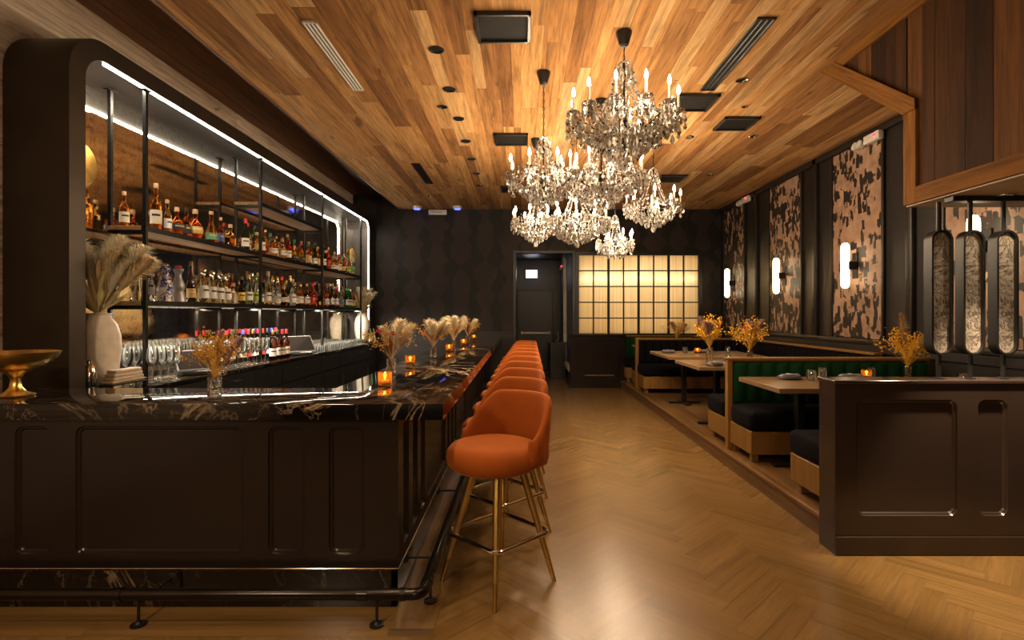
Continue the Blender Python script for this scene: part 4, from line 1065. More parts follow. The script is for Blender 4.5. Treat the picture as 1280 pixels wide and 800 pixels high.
mb = MB(); mb.box(XA, IX + .05 - bo.x, IY - .03 - bo.y, IY - .005 - bo.y, .0, .987); mb.box(IX + .005 - bo.x, IX + .03 - bo.x, IY - .03 - bo.y, BY1 - bo.y, .0, .987); mb.build('inner_panel', 'blackmetal', bar, smooth=0)
mb = MB(); mb.box(XA + .01, -.04, .035, IY - .04 - bo.y, .3, .985); mb.box(IX + .035 - bo.x, -.04, .035, BY1 - bo.y - .01, .3, .985); mb.build('carcass', 'blackmetal', bar, smooth=0)
# foot rail
fr = empty('foot_rail', (-.485, 2.65, 0)); tag(fr, 'dark metal pipe foot rail running round the bar base', 'foot rail')
RX, RY, RZ, RR = -.485, 2.65, .153, .028
mb = MB(); pts = [(-3.5 - RX, 0, RZ), (-.05, 0, RZ)] + [(-.05 + .05 * math.sin(D(a)), .05 - .05 * math.cos(D(a)), RZ) for a in (22.5, 45, 67.5)] + [(0, .05, RZ), (0, 11.3 - RY, RZ)]
mb.tube(pts, RR, 16); mb.build('pipe', 'pipe', fr)
for a, b in (((-.11, 0, RZ), (-.085, 0, RZ)), ((0, .10, RZ), (0, .125, RZ)), ((-.32, 0, RZ), (-.27, 0, RZ)), ((-1.52, 0, RZ), (-1.47, 0, RZ))): mb = MB(); mb.tube([a, b], RR + .004, 16); mb.build('coupling', 'pipe', fr)
def rail_foot(x, y):
    m = MB(); m.tube([(x, y, .004), (x, y, RZ - .02)], .007, 8); m.lathe([(0, .001), (.036, .001), (.036, .008), (.02, .012), (.012, .022), (0, .022)], (x, y, 0), 20); m.build('floor_stand', 'blackmetal', fr)
def rail_brace(a, b):
    m = MB(); m.tube([a, b], .0065, 8); d = (Vector(b) - Vector(a)).normalized(); q = d.to_track_quat('Z', 'Y').to_matrix().to_4x4(); m.lathe([(0, 0), (.03, 0), (.03, .007), (.012, .014), (0, .014)], n=16, mat=Matrix.Translation(a) @ q); m.build('wall_brace', 'blackmetal', fr)
for x in (-.71 - RX, -1.88 - RX, -3.0 - RX): rail_foot(x, 0)
rail_foot(0, .22)
for k in range(1, 7): rail_foot(0, .22 + k * 1.3)
for x in (-1.82 - RX, -3.0 - RX): rail_brace((x, FY + .0115 - RY, RZ), (x - .0, .02, RZ))
for y in [3.05, 4.2, 5.4, 6.6, 7.8, 9.0, 10.2]: rail_brace((FX - .0115 - RX, y - RY, RZ), (-.02, y - RY, RZ))
# ------------------------------------------------------------------ stools
def stool_proto():
    e = empty('bar_stool', (0, 0, 0))
    mb = MB(); n = 40
    prof = [(0, .655), (.16, .655), (.225, .665), (.252, .69), (.258, .725), (.252, .765), (.232, .79), (.19, .803), (.1, .808), (0, .809)]
    mb.lathe(prof, (-.028, 0, 0), n=n, cap=False, wob=lambda a, z: 1.06 + .02 * math.cos(2 * a) if math.cos(a) < 0 else 1.06 - .04 * math.cos(a)); mb.build('seat', 'orange', e, smooth=60)
    mb = MB(); mb.lathe([(0, .63), (.15, .63), (.17, .64), (.17, .656), (0, .656)], n=28, cap=False); mb.build('seat_plate', 'blackmetal', e)
    # backrest: wrapped shell, local +X is its centre
    mb = MB(); NP, vs, fs = 72, [], []
    A = D(98)
    for i in range(NP + 1):
        ph = -A + 2 * A * i / NP; k = abs(ph) / A
        s_ = min(1, max(0, (k - .38) / .62)); s_ = s_ * s_ * (3 - 2 * s_)
        zt = 1.055 - .215 * s_; zb = .672 + .03 * k * k
        ri = .242 + .006 * (1 - k); th = .042 - .014 * k ** 3
        ch = .011 * abs(math.sin(ph * 13)) ** .6
        lean = .035 * (1 - k * .6)
        endt = 1.0 if 0 < i < NP else .35
        sec = [(ri, zb + .01), (ri - .002, zb + (zt - zb) * .35), (ri, zb + (zt - zb) * .75), (ri + .004, zt - .022), (ri + th * .28, zt - .005), (ri + th * .55, zt), (ri + th * .85, zt - .010), (ri + th + ch * .5, zt - .035),
               (ri + th + ch, zb + (zt - zb) * .7), (ri + th + ch, zb + (zt - zb) * .4), (ri + th + ch, zb + .04), (ri + th * .8 + ch * .5, zb), (ri + th * .4, zb - .004)]
        mid = ri + th * .5
        for r0, z in sec:
            r0 = mid + (r0 - mid) * endt; r2 = r0 + lean * max(0, (z - .80) / .255)
            vs.append((r2 * math.cos(ph), r2 * math.sin(ph), z))
    m = 13
    for i in range(NP):
        for j in range(m): fs.append((i * m + j, (i + 1) * m + j, (i + 1) * m + (j + 1) % m, i * m + (j + 1) % m))
    fs += [tuple(range(m)), tuple(NP * m + j for j in reversed(range(m)))]
    mb.add(vs, fs, .5); mb.build('backrest', 'orange', e, smooth=75)
    for a in (0, 90, 180, 270):
        a = D(a) - STOOL_ROT; c_, s2 = math.cos(a), math.sin(a)
        P = lambda r, z: (r * c_, r * s2, z)
        mb = MB(); mb.tube([P(.135, .645), P(.135 + (.322 - .135) * (.645 - .13) / .645, .13)], [.021, .0155], 14); lg = mb.build('leg', 'legbrass', e)
        r1 = .135 + .187 * (.645 - .13) / .645
        mb = MB(); mb.tube([P(r1 - .001, .132), P(.320, .008), P(.322, .0005)], [.0155, .0115, .0125], 14); mb.build('ferrule', 'brass', lg)
    mb = MB(); rr = .287; pts = []
    for a in (0, 90, 180, 270):
        a = D(a) - STOOL_ROT
        c0 = Vector((math.cos(a), math.sin(a), 0)) * rr; tn = Vector((-math.sin(a), math.cos(a), 0))
        for t in range(-3, 4):
            q = t / 3 * D(45); rad = .045
            cc = c0 - Vector((math.cos(a), math.sin(a), 0)) * rad * 1.414
            pts.append(cc + Vector((math.cos(a + q), math.sin(a + q), 0)) * rad * 1.2 + Vector((0, 0, .285)))
    mb.tube(pts, .0128, 10, closed=True, up=(0, 0, 1)); mb.build('foot_ring', 'chrome', e)
    return e
STOOL_ROT = D(50)
NS = 10
st0 = stool_proto()
for i in range(NS):
    s = st0 if i == 0 else copy_tree(st0)
    s.location = (-.135 + .010 * i, 3.09 + i * .69, 0); s.rotation_euler = (0, 0, STOOL_ROT)
    tag(s, 'orange velvet bar stool with brass legs, ' + ('nearest of the row along the bar' if i == 0 else ('last of the row by the back wall' if i == NS - 1 else f'{ordn(i)} in the row counted from the nearest')), 'bar stool', 'orange bar stools')
# ------------------------------------------------------------------ bar-top objects
def bouquet(x, y, z, kind, s, lab, seed, vz=.11):
    rr = random.Random(seed)
    e = empty('dried_bouquet', (x, y, z), rr.uniform(0, 6)); tag(e, lab, 'dried flowers', 'dried flower bouquets'); e.scale = (s, s, s)
    m = MB(); m.tube([(0, 0, -.05), (.003, 0, .03)], .005, 6); m.tube([(-.003, .003, -.05), (0, .002, .03)], .004, 6); m.build('stems', PAMP['olive'], e)
    np_, wd, cols = {'bar': (6, .06, ('cream', 'gold', 'rust')), 'wide': (4, .06, ('mauve', 'gold', 'rust')), 'ochre': (2, .05, ('mauve', 'gold', 'gold')), 'table': (3, .05, ('mauve', 'yellow', 'gold')), 'tall': (2, .045, ('tan', 'yellow', 'yellow'))}[kind]
    for i in range(np_):
        a = rr.uniform(0, 6.28); t = rr.uniform(.12, .5) if kind != 'wide' else rr.uniform(.2, .7); L = rr.uniform(.24, .33) * (1.35 if kind == 'tall' and i == 0 else 1)
        m = MB(); plume(m, (0, 0, .005), (L * math.sin(t) * math.cos(a), L * math.sin(t) * math.sin(a), L * math.cos(t)), wd, 320, .12, rr, .0016, .3, .0016); m.build('plume', PAMP[cols[0]], e, smooth=0)
    m = MB()
    for i in range(13 if kind == 'bar' else 32):     # fine sprigs carrying small florets
        a = rr.uniform(0, 6.28); t = rr.uniform(.1, .95); L = rr.uniform(.16, .27)
        tip = Vector((L * math.sin(t) * math.cos(a), L * math.sin(t) * math.sin(a), L * math.cos(t) + .02)); m.tube([(0, 0, .01), tip * .5 + Vector((0, 0, .03)), tip], .0009, 4)
        for k in range(20):
            q = tip * rr.uniform(.62, 1.05) + Vector((rr.gauss(0, .014), rr.gauss(0, .014), rr.gauss(.01, .014))); r = rr.uniform(.005, .0105)
            n_ = Vector((rr.gauss(0, 1), rr.gauss(0, 1), rr.gauss(0, 1))).normalized(); u = n_.orthogonal().normalized() * r; v = n_.cross(u)
            m.add([q + u, q + v * .8, q - u, q - v * .8, q + n_ * r * .6], [(0, 1, 4), (1, 2, 4), (2, 3, 4), (3, 0, 4)], .5)
    m.build('florets', PAMP[cols[1]], e, smooth=0)
    m = MB()
    for i in range(7):
        a = rr.uniform(0, 6.28); t = rr.uniform(.3, 1.1 if kind == 'wide' else .8); L = rr.uniform(.17, .25); blade(m, (0, 0, .04), (L * math.sin(t) * math.cos(a), L * math.sin(t) * math.sin(a), L * math.cos(t) + .03), .011)
    m.build('leaves', PAMP[cols[2]], e, smooth=0)
    if kind in ('bar', 'wide', 'table'):
        m = MB()
        for i in range(5):
            a = rr.uniform(0, 6.28); L = rr.uniform(.17, .22); t = rr.uniform(.2, .6); q = Vector((L * math.sin(t) * math.cos(a), L * math.sin(t) * math.sin(a), L * math.cos(t) + .02))
            for k in range(9): m.ball(q + Vector((rr.gauss(0, .009), rr.gauss(0, .009), rr.gauss(0, .009))), .005, 6, 4)
        m.build('blossom', PAMP['red'], e, smooth=0)
    return e
def cutvase(x, y, z, lab, h=.12, r=.032):
    e = MB(); prof = [(0, 0)]
    for k in range(9): prof.append((r * (1 + (.05 if k % 2 else -.03)), .004 + (h - .004) * k / 8))
    prof += [(r * .82, h), (r * .80, .016), (0, .014)]
    e.lathe(prof, n=20, cap=False, wob=lambda a, zz: 1 + .03 * math.cos(10 * a)); o = e.build('cut_glass_vase', 'cutglass', None, smooth=0, loc=(x, y, z)); tag(o, lab, 'vase', 'small flower vases'); return o
def candle(x, y, z, lab):
    e = empty('candle_holder', (x, y, z)); tag(e, lab, 'candle holder', 'amber tea light holders')
    m = MB(); m.lathe([(0, 0), (.038, 0), (.043, .006), (.043, .088), (.0405, .088), (.0405, .013), (0, .011)], n=24, cap=False); m.build('glass_cup', 'amberglass', e)
    m = MB(); m.lathe([(0, .0115), (.030, .0115), (.030, .034), (.0, .034)], n=20, cap=False); m.build('wax', 'candle_wax', e)
    m = MB(); m.lathe([(0, .036), (.005, .042), (.008, .052), (.004, .068), (0, .078)], n=10, cap=False); m.build('flame', 'flame', e)
    L = bpy.data.lights.new('tea_light', 'POINT'); L.energy = 1.6; L.color = (1, .5, .16); L.shadow_soft_size = .012
    o = bpy.data.objects.new('tea_light', L); COL.objects.link(o); o.parent = e; o.location = (0, 0, .066)
ZB = 1.0705
VB = [(-1.68, 2.955, 'wide', 1.0, 'on the front corner stretch of the bar'), (-1.00, 4.14, 'bar', 1.12, 'on the bar behind the nearest candle'), (-.93, 5.68, 'bar', 1.12, 'midway along the bar'), (-.90, 7.14, 'bar', 1.12, 'beyond the third candle on the bar'), (-.845, 8.5, 'bar', 1.1, 'at the far end of the bar')]
for i, (x, y, kd, s, w_) in enumerate(VB):
    cutvase(x, y, ZB, f'small cut glass vase {w_}', .115, .034); bouquet(x, y, ZB + .092, kd if i else 'ochre', s * 1.0, f'dried bouquet {("of ochre fern and mauve grass " if i == 0 else "of pale plumes and orange leaves ")}{w_}', 11 + i)
for i, (x, y) in enumerate(((-.874, 3.45), (-.99, 4.8), (-.885, 6.6), (-.855, 7.96), (-.845, 9.58))): candle(x, y, ZB, f'amber glass tea light on the marble bar, {ordn(i)} counted from the nearest')
e = empty('pedestal_bowl', (-2.83, 3.02, ZB)); tag(e, 'gold footed bowl standing on the bar beside the arch', 'bowl')
m = MB(); m.lathe([(0, .135), (.06, .14), (.13, .165), (.185, .215), (.200, .245), (.196, .246), (.178, .218), (.125, .175), (.05, .152), (0, .15)], n=40, cap=False); m.build('bowl', 'gold', e)
m = MB(); m.lathe([(0, 0), (.085, 0), (.088, .006), (.05, .02), (.028, .05), (.022, .09), (.035, .12), (.07, .142), (0, .142)], n=28, cap=False); m.build('pedestal', 'gold', e)
# things standing at the far end of the bar, by the back counter
for i, (x, y) in enumerate(((-2.985, 10.56), (-2.985, 10.67), (-2.985, 10.90))): put_bottle(('slim', (BRN, DGRN, BLU)[i], 'black', ('cream', 'white', None)[i], False), x, y, CZ, f'slim bottle at the far corner of the back counter, {ordn(i)} of three', 'mixers in the far corner', s=.9)
# ================================================================== CHANDELIERS
CR = MB()   # one faceted drop: octahedral pendeloque, tip up at origin
def drop_mesh(mb, p, L, w, rot=0.0, n=6):
    p = Vector(p); vs = [p]
    for zz, k in ((-.18, .38), (-.66, 1.0)):
        for i in range(n): a = rot + 2 * PI * i / n; vs.append(p + Vector((w * k * math.cos(a), w * k * math.sin(a) * .6, zz * L)))
    vs.append(p + Vector((0, 0, -L)))
    fs = [(0, 1 + i, 1 + (i + 1) % n) for i in range(n)] + [(1 + i, 1 + n + i, 1 + n + (i + 1) % n, 1 + (i + 1) % n) for i in range(n)] + [(1 + n + i, 2 * n + 1, 1 + n + (i + 1) % n) for i in range(n)]
    mb.add(vs, fs)
def bead(mb, p, r):
    p = Vector(p); r *= 1.4; vs = [p + Vector(q) * r for q in ((1, 0, 0), (0, 1, 0), (-1, 0, 0), (0, -1, 0), (0, 0, 1.15), (0, 0, -1.15))]
    mb.add(vs, [(0, 1, 4), (1, 2, 4), (2, 3, 4), (3, 0, 4), (1, 0, 5), (2, 1, 5), (3, 2, 5), (0, 3, 5)])
def swag(mb, a, b, sag, n, r):
    a, b = Vector(a), Vector(b)
    for i in range(n + 1):
        t = i / n; bead(mb, a.lerp(b, t) - Vector((0, 0, 4 * sag * t * (1 - t))), r)
drop_m = MB(); drop_mesh(drop_m, (0, 0, 0), .062, .017); DROP = drop_m.build('crystal_drop', 'crystal', None, smooth=0)
DROP_ME = DROP.data; bpy.data.objects.remove(DROP)
def arm_curve(R_, zh, zd):
    return [(.03, zh), (R_ * .25, zh - .055), (R_ * .5, zh - .05), (R_ * .75, zh + .0), (R_ * .93, zh + (zd - zh) * .55), (R_, zd)]
def chandelier(x, y, R_, n, zf, zb, zc, lab, seed, power, chain_len=None, ph=0.0):
    rr = random.Random(seed)
    zo = ZC
    e = empty('chandelier', (x, y, zo)); tag(e, lab, 'chandelier', 'crystal chandeliers')
    zf -= zo; zb -= zo; zc -= zo          # local: hangs down from the ceiling
    sc = R_ / .36; cs = max(.72, min(1.05, sc))
    zd = zf - .165 * cs                     # dish level
    zh = zd - .07                           # hub
    mb = MB(); mb.lathe([(0, -.0005), (.062, -.0005), (.062, -.018), (.036, -.105), (.018, -.118), (0, -.118)], n=24, cap=False); mb.build('canopy', 'blackmetal', e)
    mb = MB(); z = -.11
    while z > zc + .03:                     # chain links
        fl = int(round(-z * 1000)) % 2; k = int((-z) / .034) % 2
        pts = [((.007 * math.cos(a) if k else 0), (0 if k else .007 * math.cos(a)), z - .02 + .021 * math.sin(a)) for a in [2 * PI * i / 8 for i in range(8)]]
        mb.tube(pts, .0024, 5, closed=True, up=(0, 1, 0) if k else (1, 0, 0)); z -= .034
    mb.tube([(.003, .0, -.11), (.003, 0, zc)], .0018, 5); mb.build('chain', 'blackmetal', e)
    mb = MB(); L = zc - zb
    mb.lathe([(.006, zc + .03), (.010, zc), (.007, zc - .05), (.02, zc - .10), (.008, zc - .14), (.008, zh + .12), (.026, zh + .08), (.03, zh + .04), (.012, zh + .02), (.045, zh + .012), (.05, zh - .02), (.02, zh - .035), (.014, zh - .09), (.006, zb + .06), (.004, zb + .03)], n=14); mb.build('stem', 'blackmetal', e)
    full, free = MB(), []
    arm0 = None
    for i in range(n):
        a = ph + 2 * PI * i / n; ca, sa = math.cos(a), math.sin(a)
        if arm0 is None:
            m = MB(); pts = arm_curve(R_, zh, zd)
            fine = []
            for k in range(len(pts) - 1):
                p0, p1, p2, p3 = pts[max(0, k - 1)], pts[k], pts[k + 1], pts[min(len(pts) - 1, k + 2)]
                for q in range(4):
                    t = q / 4; fine.append(tuple(.5 * (2 * b + (c - a_) * t + (2 * a_ - 5 * b + 4 * c - d_) * t * t + (-a_ + 3 * b - 3 * c + d_) * t ** 3) for a_, b, c, d_ in zip(p0, p1, p2, p3)))
            fine.append(pts[-1])
            m.tube([(r, 0, z) for r, z in fine], .0055 * cs, 7, up=(0, 1, 0)); arm0 = m.build('arm', 'blackmetal', e)
            m = MB(); m.lathe([(.008, zd - .012), (.03 * cs, zd - .004), (.05 * cs, zd + .012), (.046 * cs, zd + .013), (.026 * cs, zd + .003), (.01, zd)], (R_, 0, 0), 14, cap=False); m.build('drip_dish', 'crystal', arm0)
            m = MB(); m.lathe([(.0105 * cs, zd), (.0105 * cs, zf - .045), (0, zf - .045)], (R_, 0, 0), 12); m.build('candle_sleeve', 'candle_wax', arm0)
            m = MB(); m.lathe([(.006, zf - .045), (.0125, zf - .030), (.0135, zf - .018), (.009, zf + .004), (.003, zf + .022), (0, zf + .028)], (R_, 0, 0), 12, cap=False); m.build('bulb', 'bulb', arm0)
            arm0.rotation_euler = (0, 0, a); am = arm0
        else:
            am = arm0.copy(); COL.objects.link(am); am.parent = e; am.rotation_euler = (0, 0, a)
            for ch in list(arm0.children): c2 = ch.copy(); COL.objects.link(c2); c2.parent = am
        # drops round the dish
        for k in range(7):
            b = 2 * PI * k / 7 + rr.random(); q = (R_ * ca + .047 * cs * math.cos(b), R_ * sa + .047 * cs * math.sin(b), zd + .008)
            bead(full, (q[0], q[1], q[2] - .008), .0075 * cs); bead(full, (q[0], q[1], q[2] - .024), .006 * cs); free.append(((q[0], q[1], q[2] - .032), cs * rr.uniform(.85, 1.15)))
            if k % 2 == 0: free.append(((q[0], q[1], q[2] - .032 - .055 * cs), cs * .95))
        q = (R_ * ca, R_ * sa, zd - .02)
        for k in range(4): bead(full, (q[0], q[1], q[2] - .02 * k), .010 * cs)
        free.append(((q[0], q[1], q[2] - .08), cs * 1.35))
        # swags: crown to dish, dish to dish, dish to basket
        a2 = ph + 2 * PI * (i + 1) / n
        d1 = (R_ * ca, R_ * sa, zd); d2 = (R_ * math.cos(a2), R_ * math.sin(a2), zd)
        swag(full, (.05 * ca, .05 * sa, zc - .09), (R_ * .62 * ca, R_ * .62 * sa, zd + .02), .06, int(18 * sc) + 4, .0075 * cs)
        swag(full, d1, d2, .06 + .03 * rr.random(), int(60 * R_ / n * 3) + 6, .0075 * cs)
        mid = (R_ * .45 * math.cos((a + a2) / 2), R_ * .45 * math.sin((a + a2) / 2), zh - .10)
        swag(full, d1, mid, .05, 12, .0075 * cs); swag(full, mid, d2, .05, 12, .0075 * cs)
        free.append((mid, cs * 1.3))
        # drops along the arm and on short stalks between hub and dish
        for r, z in ((.35, -.055), (.55, -.05), (.72, -.015), (.86, .02)):
            for s_ in (-.02, .02):
                t = (R_ * r * ca - s_ * sa, R_ * r * sa + s_ * ca, zh + z); bead(full, t, .008 * cs); free.append(((t[0], t[1], t[2] - .01), cs * rr.uniform(.9, 1.3)))
        for k in range(11):
            b = a + rr.uniform(-.5, .5) * 2 * PI / n; r = R_ * rr.uniform(.15, 1.0); z = zh + rr.uniform(-.10, .15) * (1.25 - r / R_ * .5); bead(full, (r * math.cos(b), r * math.sin(b), z + .015), .009 * cs); free.append(((r * math.cos(b), r * math.sin(b), z), cs * rr.uniform(.8, 1.1)))
    # basket tapering to the ball below
    H_ = (zh - .09) - (zb + .05); tiers = max(4, int(H_ / .04))
    for t in range(tiers):
        f_ = t / (tiers - 1); r = R_ * (.56 * (1 - f_) ** .8 + .06); z = zh - .06 - H_ * f_; m_ = max(6, int(2 * PI * r / .042))
        for k in range(m_):
            b = 2 * PI * (k + .5 * (t % 2)) / m_; p = (r * math.cos(b), r * math.sin(b), z); bead(full, p, .009 * cs); free.append(((p[0], p[1], p[2] - .01), cs * rr.uniform(.9, 1.2)))
    # crown
    for k in range(9):
        b = 2 * PI * k / 9; p = (.06 * cs * math.cos(b), .06 * cs * math.sin(b), zc - .02)
        swag(full, (0, 0, zc + .02), p, -.02, 5, .006 * cs); bead(full, p, .009 * cs); free.append(((p[0], p[1], p[2] - .01), cs * 1.15)); p2 = (.085 * cs * math.cos(b + .3), .085 * cs * math.sin(b + .3), zc - .10); swag(full, p, p2, .0, 5, .006 * cs); free.append((p2, cs))
    mb = MB(); mb.ball((0, 0, zb + .02), .024 * cs, 10, 8, 1.1); mb.build('crystal_ball', 'crystal', e, smooth=0)
    # nearest hundred drops as single parts, the others as one mass
    free.sort(key=lambda q: q[0][1] + .3 * q[0][2])
    for k, (p, s_) in enumerate(free):
        if k < 96:
            o = bpy.data.objects.new('crystal_drop', DROP_ME); COL.objects.link(o); o.parent = e; o.location = p; o.scale = (s_, s_, s_); o.rotation_euler = (rr.uniform(-.15, .15), rr.uniform(-.15, .15), rr.uniform(0, 6))
        else: drop_mesh(full, p, .062 * s_, .017 * s_, rr.uniform(0, 6))
    o = full.build('crystal_strands', 'crystal', e, smooth=0); o['kind'] = 'stuff'
    for sy in (-1, 1):
        L = bpy.data.lights.new('candle_light', 'POINT'); L.energy = power * .75; L.color = (1, .73, .46); L.shadow_soft_size = .06
        o = bpy.data.objects.new('candle_light', L); COL.objects.link(o); o.parent = e; o.location = (0, sy * (R_ + .16), zh - .02)
CHP = 39
chandelier(.80, 4.22, .41, 12, 3.235, 2.66, 3.47, 'highest and largest crystal chandelier, nearest the viewer', 1, CHP * .85, ph=.2)
chandelier(.20, 4.92, .315, 8, 2.93, 2.46, 3.11, 'crystal chandelier on a long chain, second highest, nearest the bar', 2, CHP * .7, ph=.35)
chandelier(.82, 5.56, .42, 12, 3.12, 2.55, 3.35, 'crystal chandelier in the crowded middle, behind the highest one', 3, CHP * .4, ph=.1)
chandelier(.18, 6.80, .29, 8, 2.83, 2.36, 3.02, 'crystal chandelier hanging low behind the one nearest the bar', 4, CHP * 1.3, ph=.5)
chandelier(.64, 6.30, .36, 10, 2.78, 2.30, 3.02, 'crystal chandelier low in the middle of the cluster', 5, CHP * 1.0, ph=.2)
chandelier(1.51, 6.19, .30, 8, 2.92, 2.46, 3.17, 'crystal chandelier nearest the booths, hanging clear of the cluster', 6, CHP * 1.1, ph=.6)
chandelier(1.195, 6.92, .225, 8, 2.57, 2.24, 2.76, 'smallest and lowest crystal chandelier, above the fluted window', 7, CHP * 1.2, ph=.3)
# ================================================================== BOOTHS
PZ = .15
X0, X1 = 2.10, 4.13
def channel_back(mb, xa, xb, yb, z0, z1, face, wch=.145, th=.07):
    """upholstered back with vertical channels; face=-1 looks towards the viewer"""
    n = max(2, int(round((xb - xa) / wch))); vs, fs = [], []; m = 6; cols = []
    for i in range(n):
        for k in range(m if i < n - 1 else m + 1):
            t = k / m; x = xa + (xb - xa) * (i + t) / n; cols.append((x, th * (.45 + .55 * abs(math.sin(PI * t)) ** .55)))
    for x, d in cols:
        for z, q in ((z0, .6), (z0 + .03, .95), ((z0 + z1) / 2, 1), (z1 - .03, .95), (z1, .6), (z1, 0), (z0, 0)): vs.append((x, yb + face * d * q, z))
    w_ = 7
    for i in range(len(cols) - 1):
        for j in range(w_): fs.append((i * w_ + j, (i + 1) * w_ + j, (i + 1) * w_ + (j + 1) % w_, i * w_ + (j + 1) % w_))
    fs += [tuple(range(w_)), tuple((len(cols) - 1) * w_ + j for j in reversed(range(w_)))]
    mb.add(vs, fs, .5)
def bench(y_back, depth, face, mat, lab, cap=True, end=True, xa=X0, xb=X1):
    """face=-1: sitter looks towards the viewer; seat spreads from y_back in that direction"""
    e = empty('booth_bench', (xa, y_back, PZ)); tag(e, lab, 'booth bench', 'booth benches'); W = xb - xa
    def yb(a, b): a, b = face * a, face * b; return (min(a, b), max(a, b))
    m = MB(); a, b = yb(.035, depth - .02); m.box(.012, W, a, b, .08, .29, .004); m.build('base', 'oak', e)
    for lx in (.07, W - .1):
        for dy in (.09, depth - .10):
            a, b = yb(dy - .03, dy + .03); m = MB(); m.box(lx - .03, lx + .03, a, b, .0005, .081, .003); m.build('leg', 'oak', e)
    m = MB(); a, b = yb(.10, depth); m.box(.0, W, a, b, .291, .475, .05); m.build('seat_cushion', mat if mat == 'black_velvet' else 'black_velvet', e, smooth=50)
    m = MB(); channel_back(m, .02 if not end else .045, W, face * .032, .47, .885, face); m.build('backrest', mat, e, smooth=60)
    m = MB(); a, b = yb(.002, .032); m.box(.0 if not end else .04, W, a, b, .09, .90); m.build('back_panel', 'oak', e, smooth=0)
    if end: m = MB(); a, b = yb(.002, .075); m.box(-.012, .04, a, b, .0005, .925, .004); m.build('end_post', 'oak', e)
    if cap: m = MB(); a, b = yb(.002, .08); m.box(-.012, W, a, b, .901, .930, .004); m.build('top_cap', 'oak', e)
    return e
bench(3.615, .65, 1, 'black_velvet', 'booth bench with black cushion backing onto the near dividing panel', False, False)
bench(5.545, .60, -1, 'green', 'green channel backed booth bench facing the near dividing panel')
bench(5.550, .62, 1, 'black_velvet', 'black booth bench back to back behind the nearest green bench', end=False, xa=X0 + .01)
bench(9.945, .64, -1, 'black_velvet', 'wide black booth bench with oak frame beyond the two joined tables')
bench(9.950, .50, 1, 'black_velvet', 'black booth bench turned towards the fluted window wall', end=False, xa=X0 + .01)
bench(11.375, .50, -1, 'green', 'green booth bench against the wall below the fluted window')
# wall banquette between the two benches
e = empty('wall_banquette', (XR - .06, 7.75, PZ)); tag(e, 'long black channelled banquette along the panelled wall', 'banquette')
La, Lb = 6.19 - 7.75, 9.29 - 7.75
m = MB(); m.box(-.50, -.01, La, Lb, .08, .29, .004); m.build('base', 'oak', e)
m = MB(); m.box(-.52, -.10, La, Lb, .291, .475, .05); m.build('seat_cushion', 'black_velvet', e, smooth=50)
m = MB(); channel_back(m, La, Lb, 0, .47, .885, -1); m2 = MB(); m2.add([(v[1] - .03, v[0], v[2]) for v in m.v], m.f, .5); m2.build('backrest', 'black_velvet', e, smooth=60)
m = MB(); m.box(-.10, .0, La, Lb, .901, .93, .004); m.box(-.03, .0, La, Lb, .09, .9); m.build('top_cap', 'oak', e)
# tables
def table(x0, x1, y0, y1, lab, base=True):
    cx, cy = (x0 + x1) / 2, (y0 + y1) / 2
    e = empty('booth_table', (cx, cy, PZ)); tag(e, lab, 'table', 'booth tables'); a, b = (x1 - x0) / 2, (y1 - y0) / 2
    m = MB(); m.box(-a, a, -b, b, .718, .76, .003, tint=R.uniform(.3, .8)); m.build('tabletop', 'tabletop', e)
    for sx in (-1, 1):
        px = sx * (a - .38); m = MB(); m.box(px - .035, px + .035, -.035, .035, .03, .7, .004); m.box(px - .2, px + .2, -.2, .2, .70, .717); m.build('column', 'blackmetal', e)
        m = MB(); m.box(px - .24, px + .24, -.035, .035, .0005, .03, .006); m.box(px - .035, px + .035, -.24, .24, .0005, .03, .006); m.build('cross_foot', 'blackmetal', e)
ZT = PZ + .7605
table(2.13, 3.95, 4.46, 5.30, 'wooden booth table set for diners, nearest the dividing panel')
table(2.06, 3.55, 6.26, 7.25, 'wooden booth table with a tall flower vase near its corner')
table(2.12, 3.55, 7.72, 8.92, 'wooden booth table with candle, just before the wide black bench')
table(2.22, 3.6, 10.42, 10.86, 'small booth table in the farthest booth below the fluted window')
def setting(x, y, lab, rz=0.0):
    e = MB(); e.lathe([(0, .001), (.07, .001), (.10, .010), (.115, .016), (.113, .019), (.095, .012), (.0, .006)], n=28, cap=False); o = e.build('side_plate', 'plate', None, loc=(x, y, ZT)); tag(o, 'dark plate under a folded napkin ' + lab, 'plate', 'booth plates')
    e = empty('folded_napkin', (x, y, ZT + .0205), rz); tag(e, 'grey napkin roll laid on a plate ' + lab, 'napkin', 'booth napkins')
    m = MB(); m.box(-.10, .10, -.035, .035, .0, .016, .007); m.box(-.085, .09, -.028, .02, .0165, .026, .004); m.build('cloth', 'napkin', e)
    m = MB(); m.box(-.012, .012, -.037, .037, .0265, .0285); m.build('band', 'cloth', e)
def tglass(x, y, lab):
    g = glass_mesh('stemless').build('drinking_glass', 'glass', None, loc=(x, y, ZT)); tag(g, 'clear stemless glass ' + lab, 'drinking glass', 'glasses on booth tables')
setting(2.54, 5.12, 'at the aisle end of the nearest booth table', .2); setting(3.12, 5.12, 'in the middle of the nearest booth table', -.1); setting(2.75, 4.60, 'on the near side of the nearest booth table', .1)
tglass(2.67, 4.98, 'beside the aisle-end plate of the nearest booth table'); tglass(2.88, 5.18, 'near the middle of the nearest booth table'); tglass(3.36, 5.20, 'beside the candle on the nearest booth table'); tglass(3.86, 4.72, 'at the wall end of the nearest booth table')
setting(2.30, 6.42, 'under the tall vase on the second booth table', .4); setting(2.75, 7.10, 'on the far side of the second booth table'); tglass(2.98, 6.75, 'on the second booth table beyond the vase'); tglass(2.66, 6.95, 'close to the flowers on the second booth table')
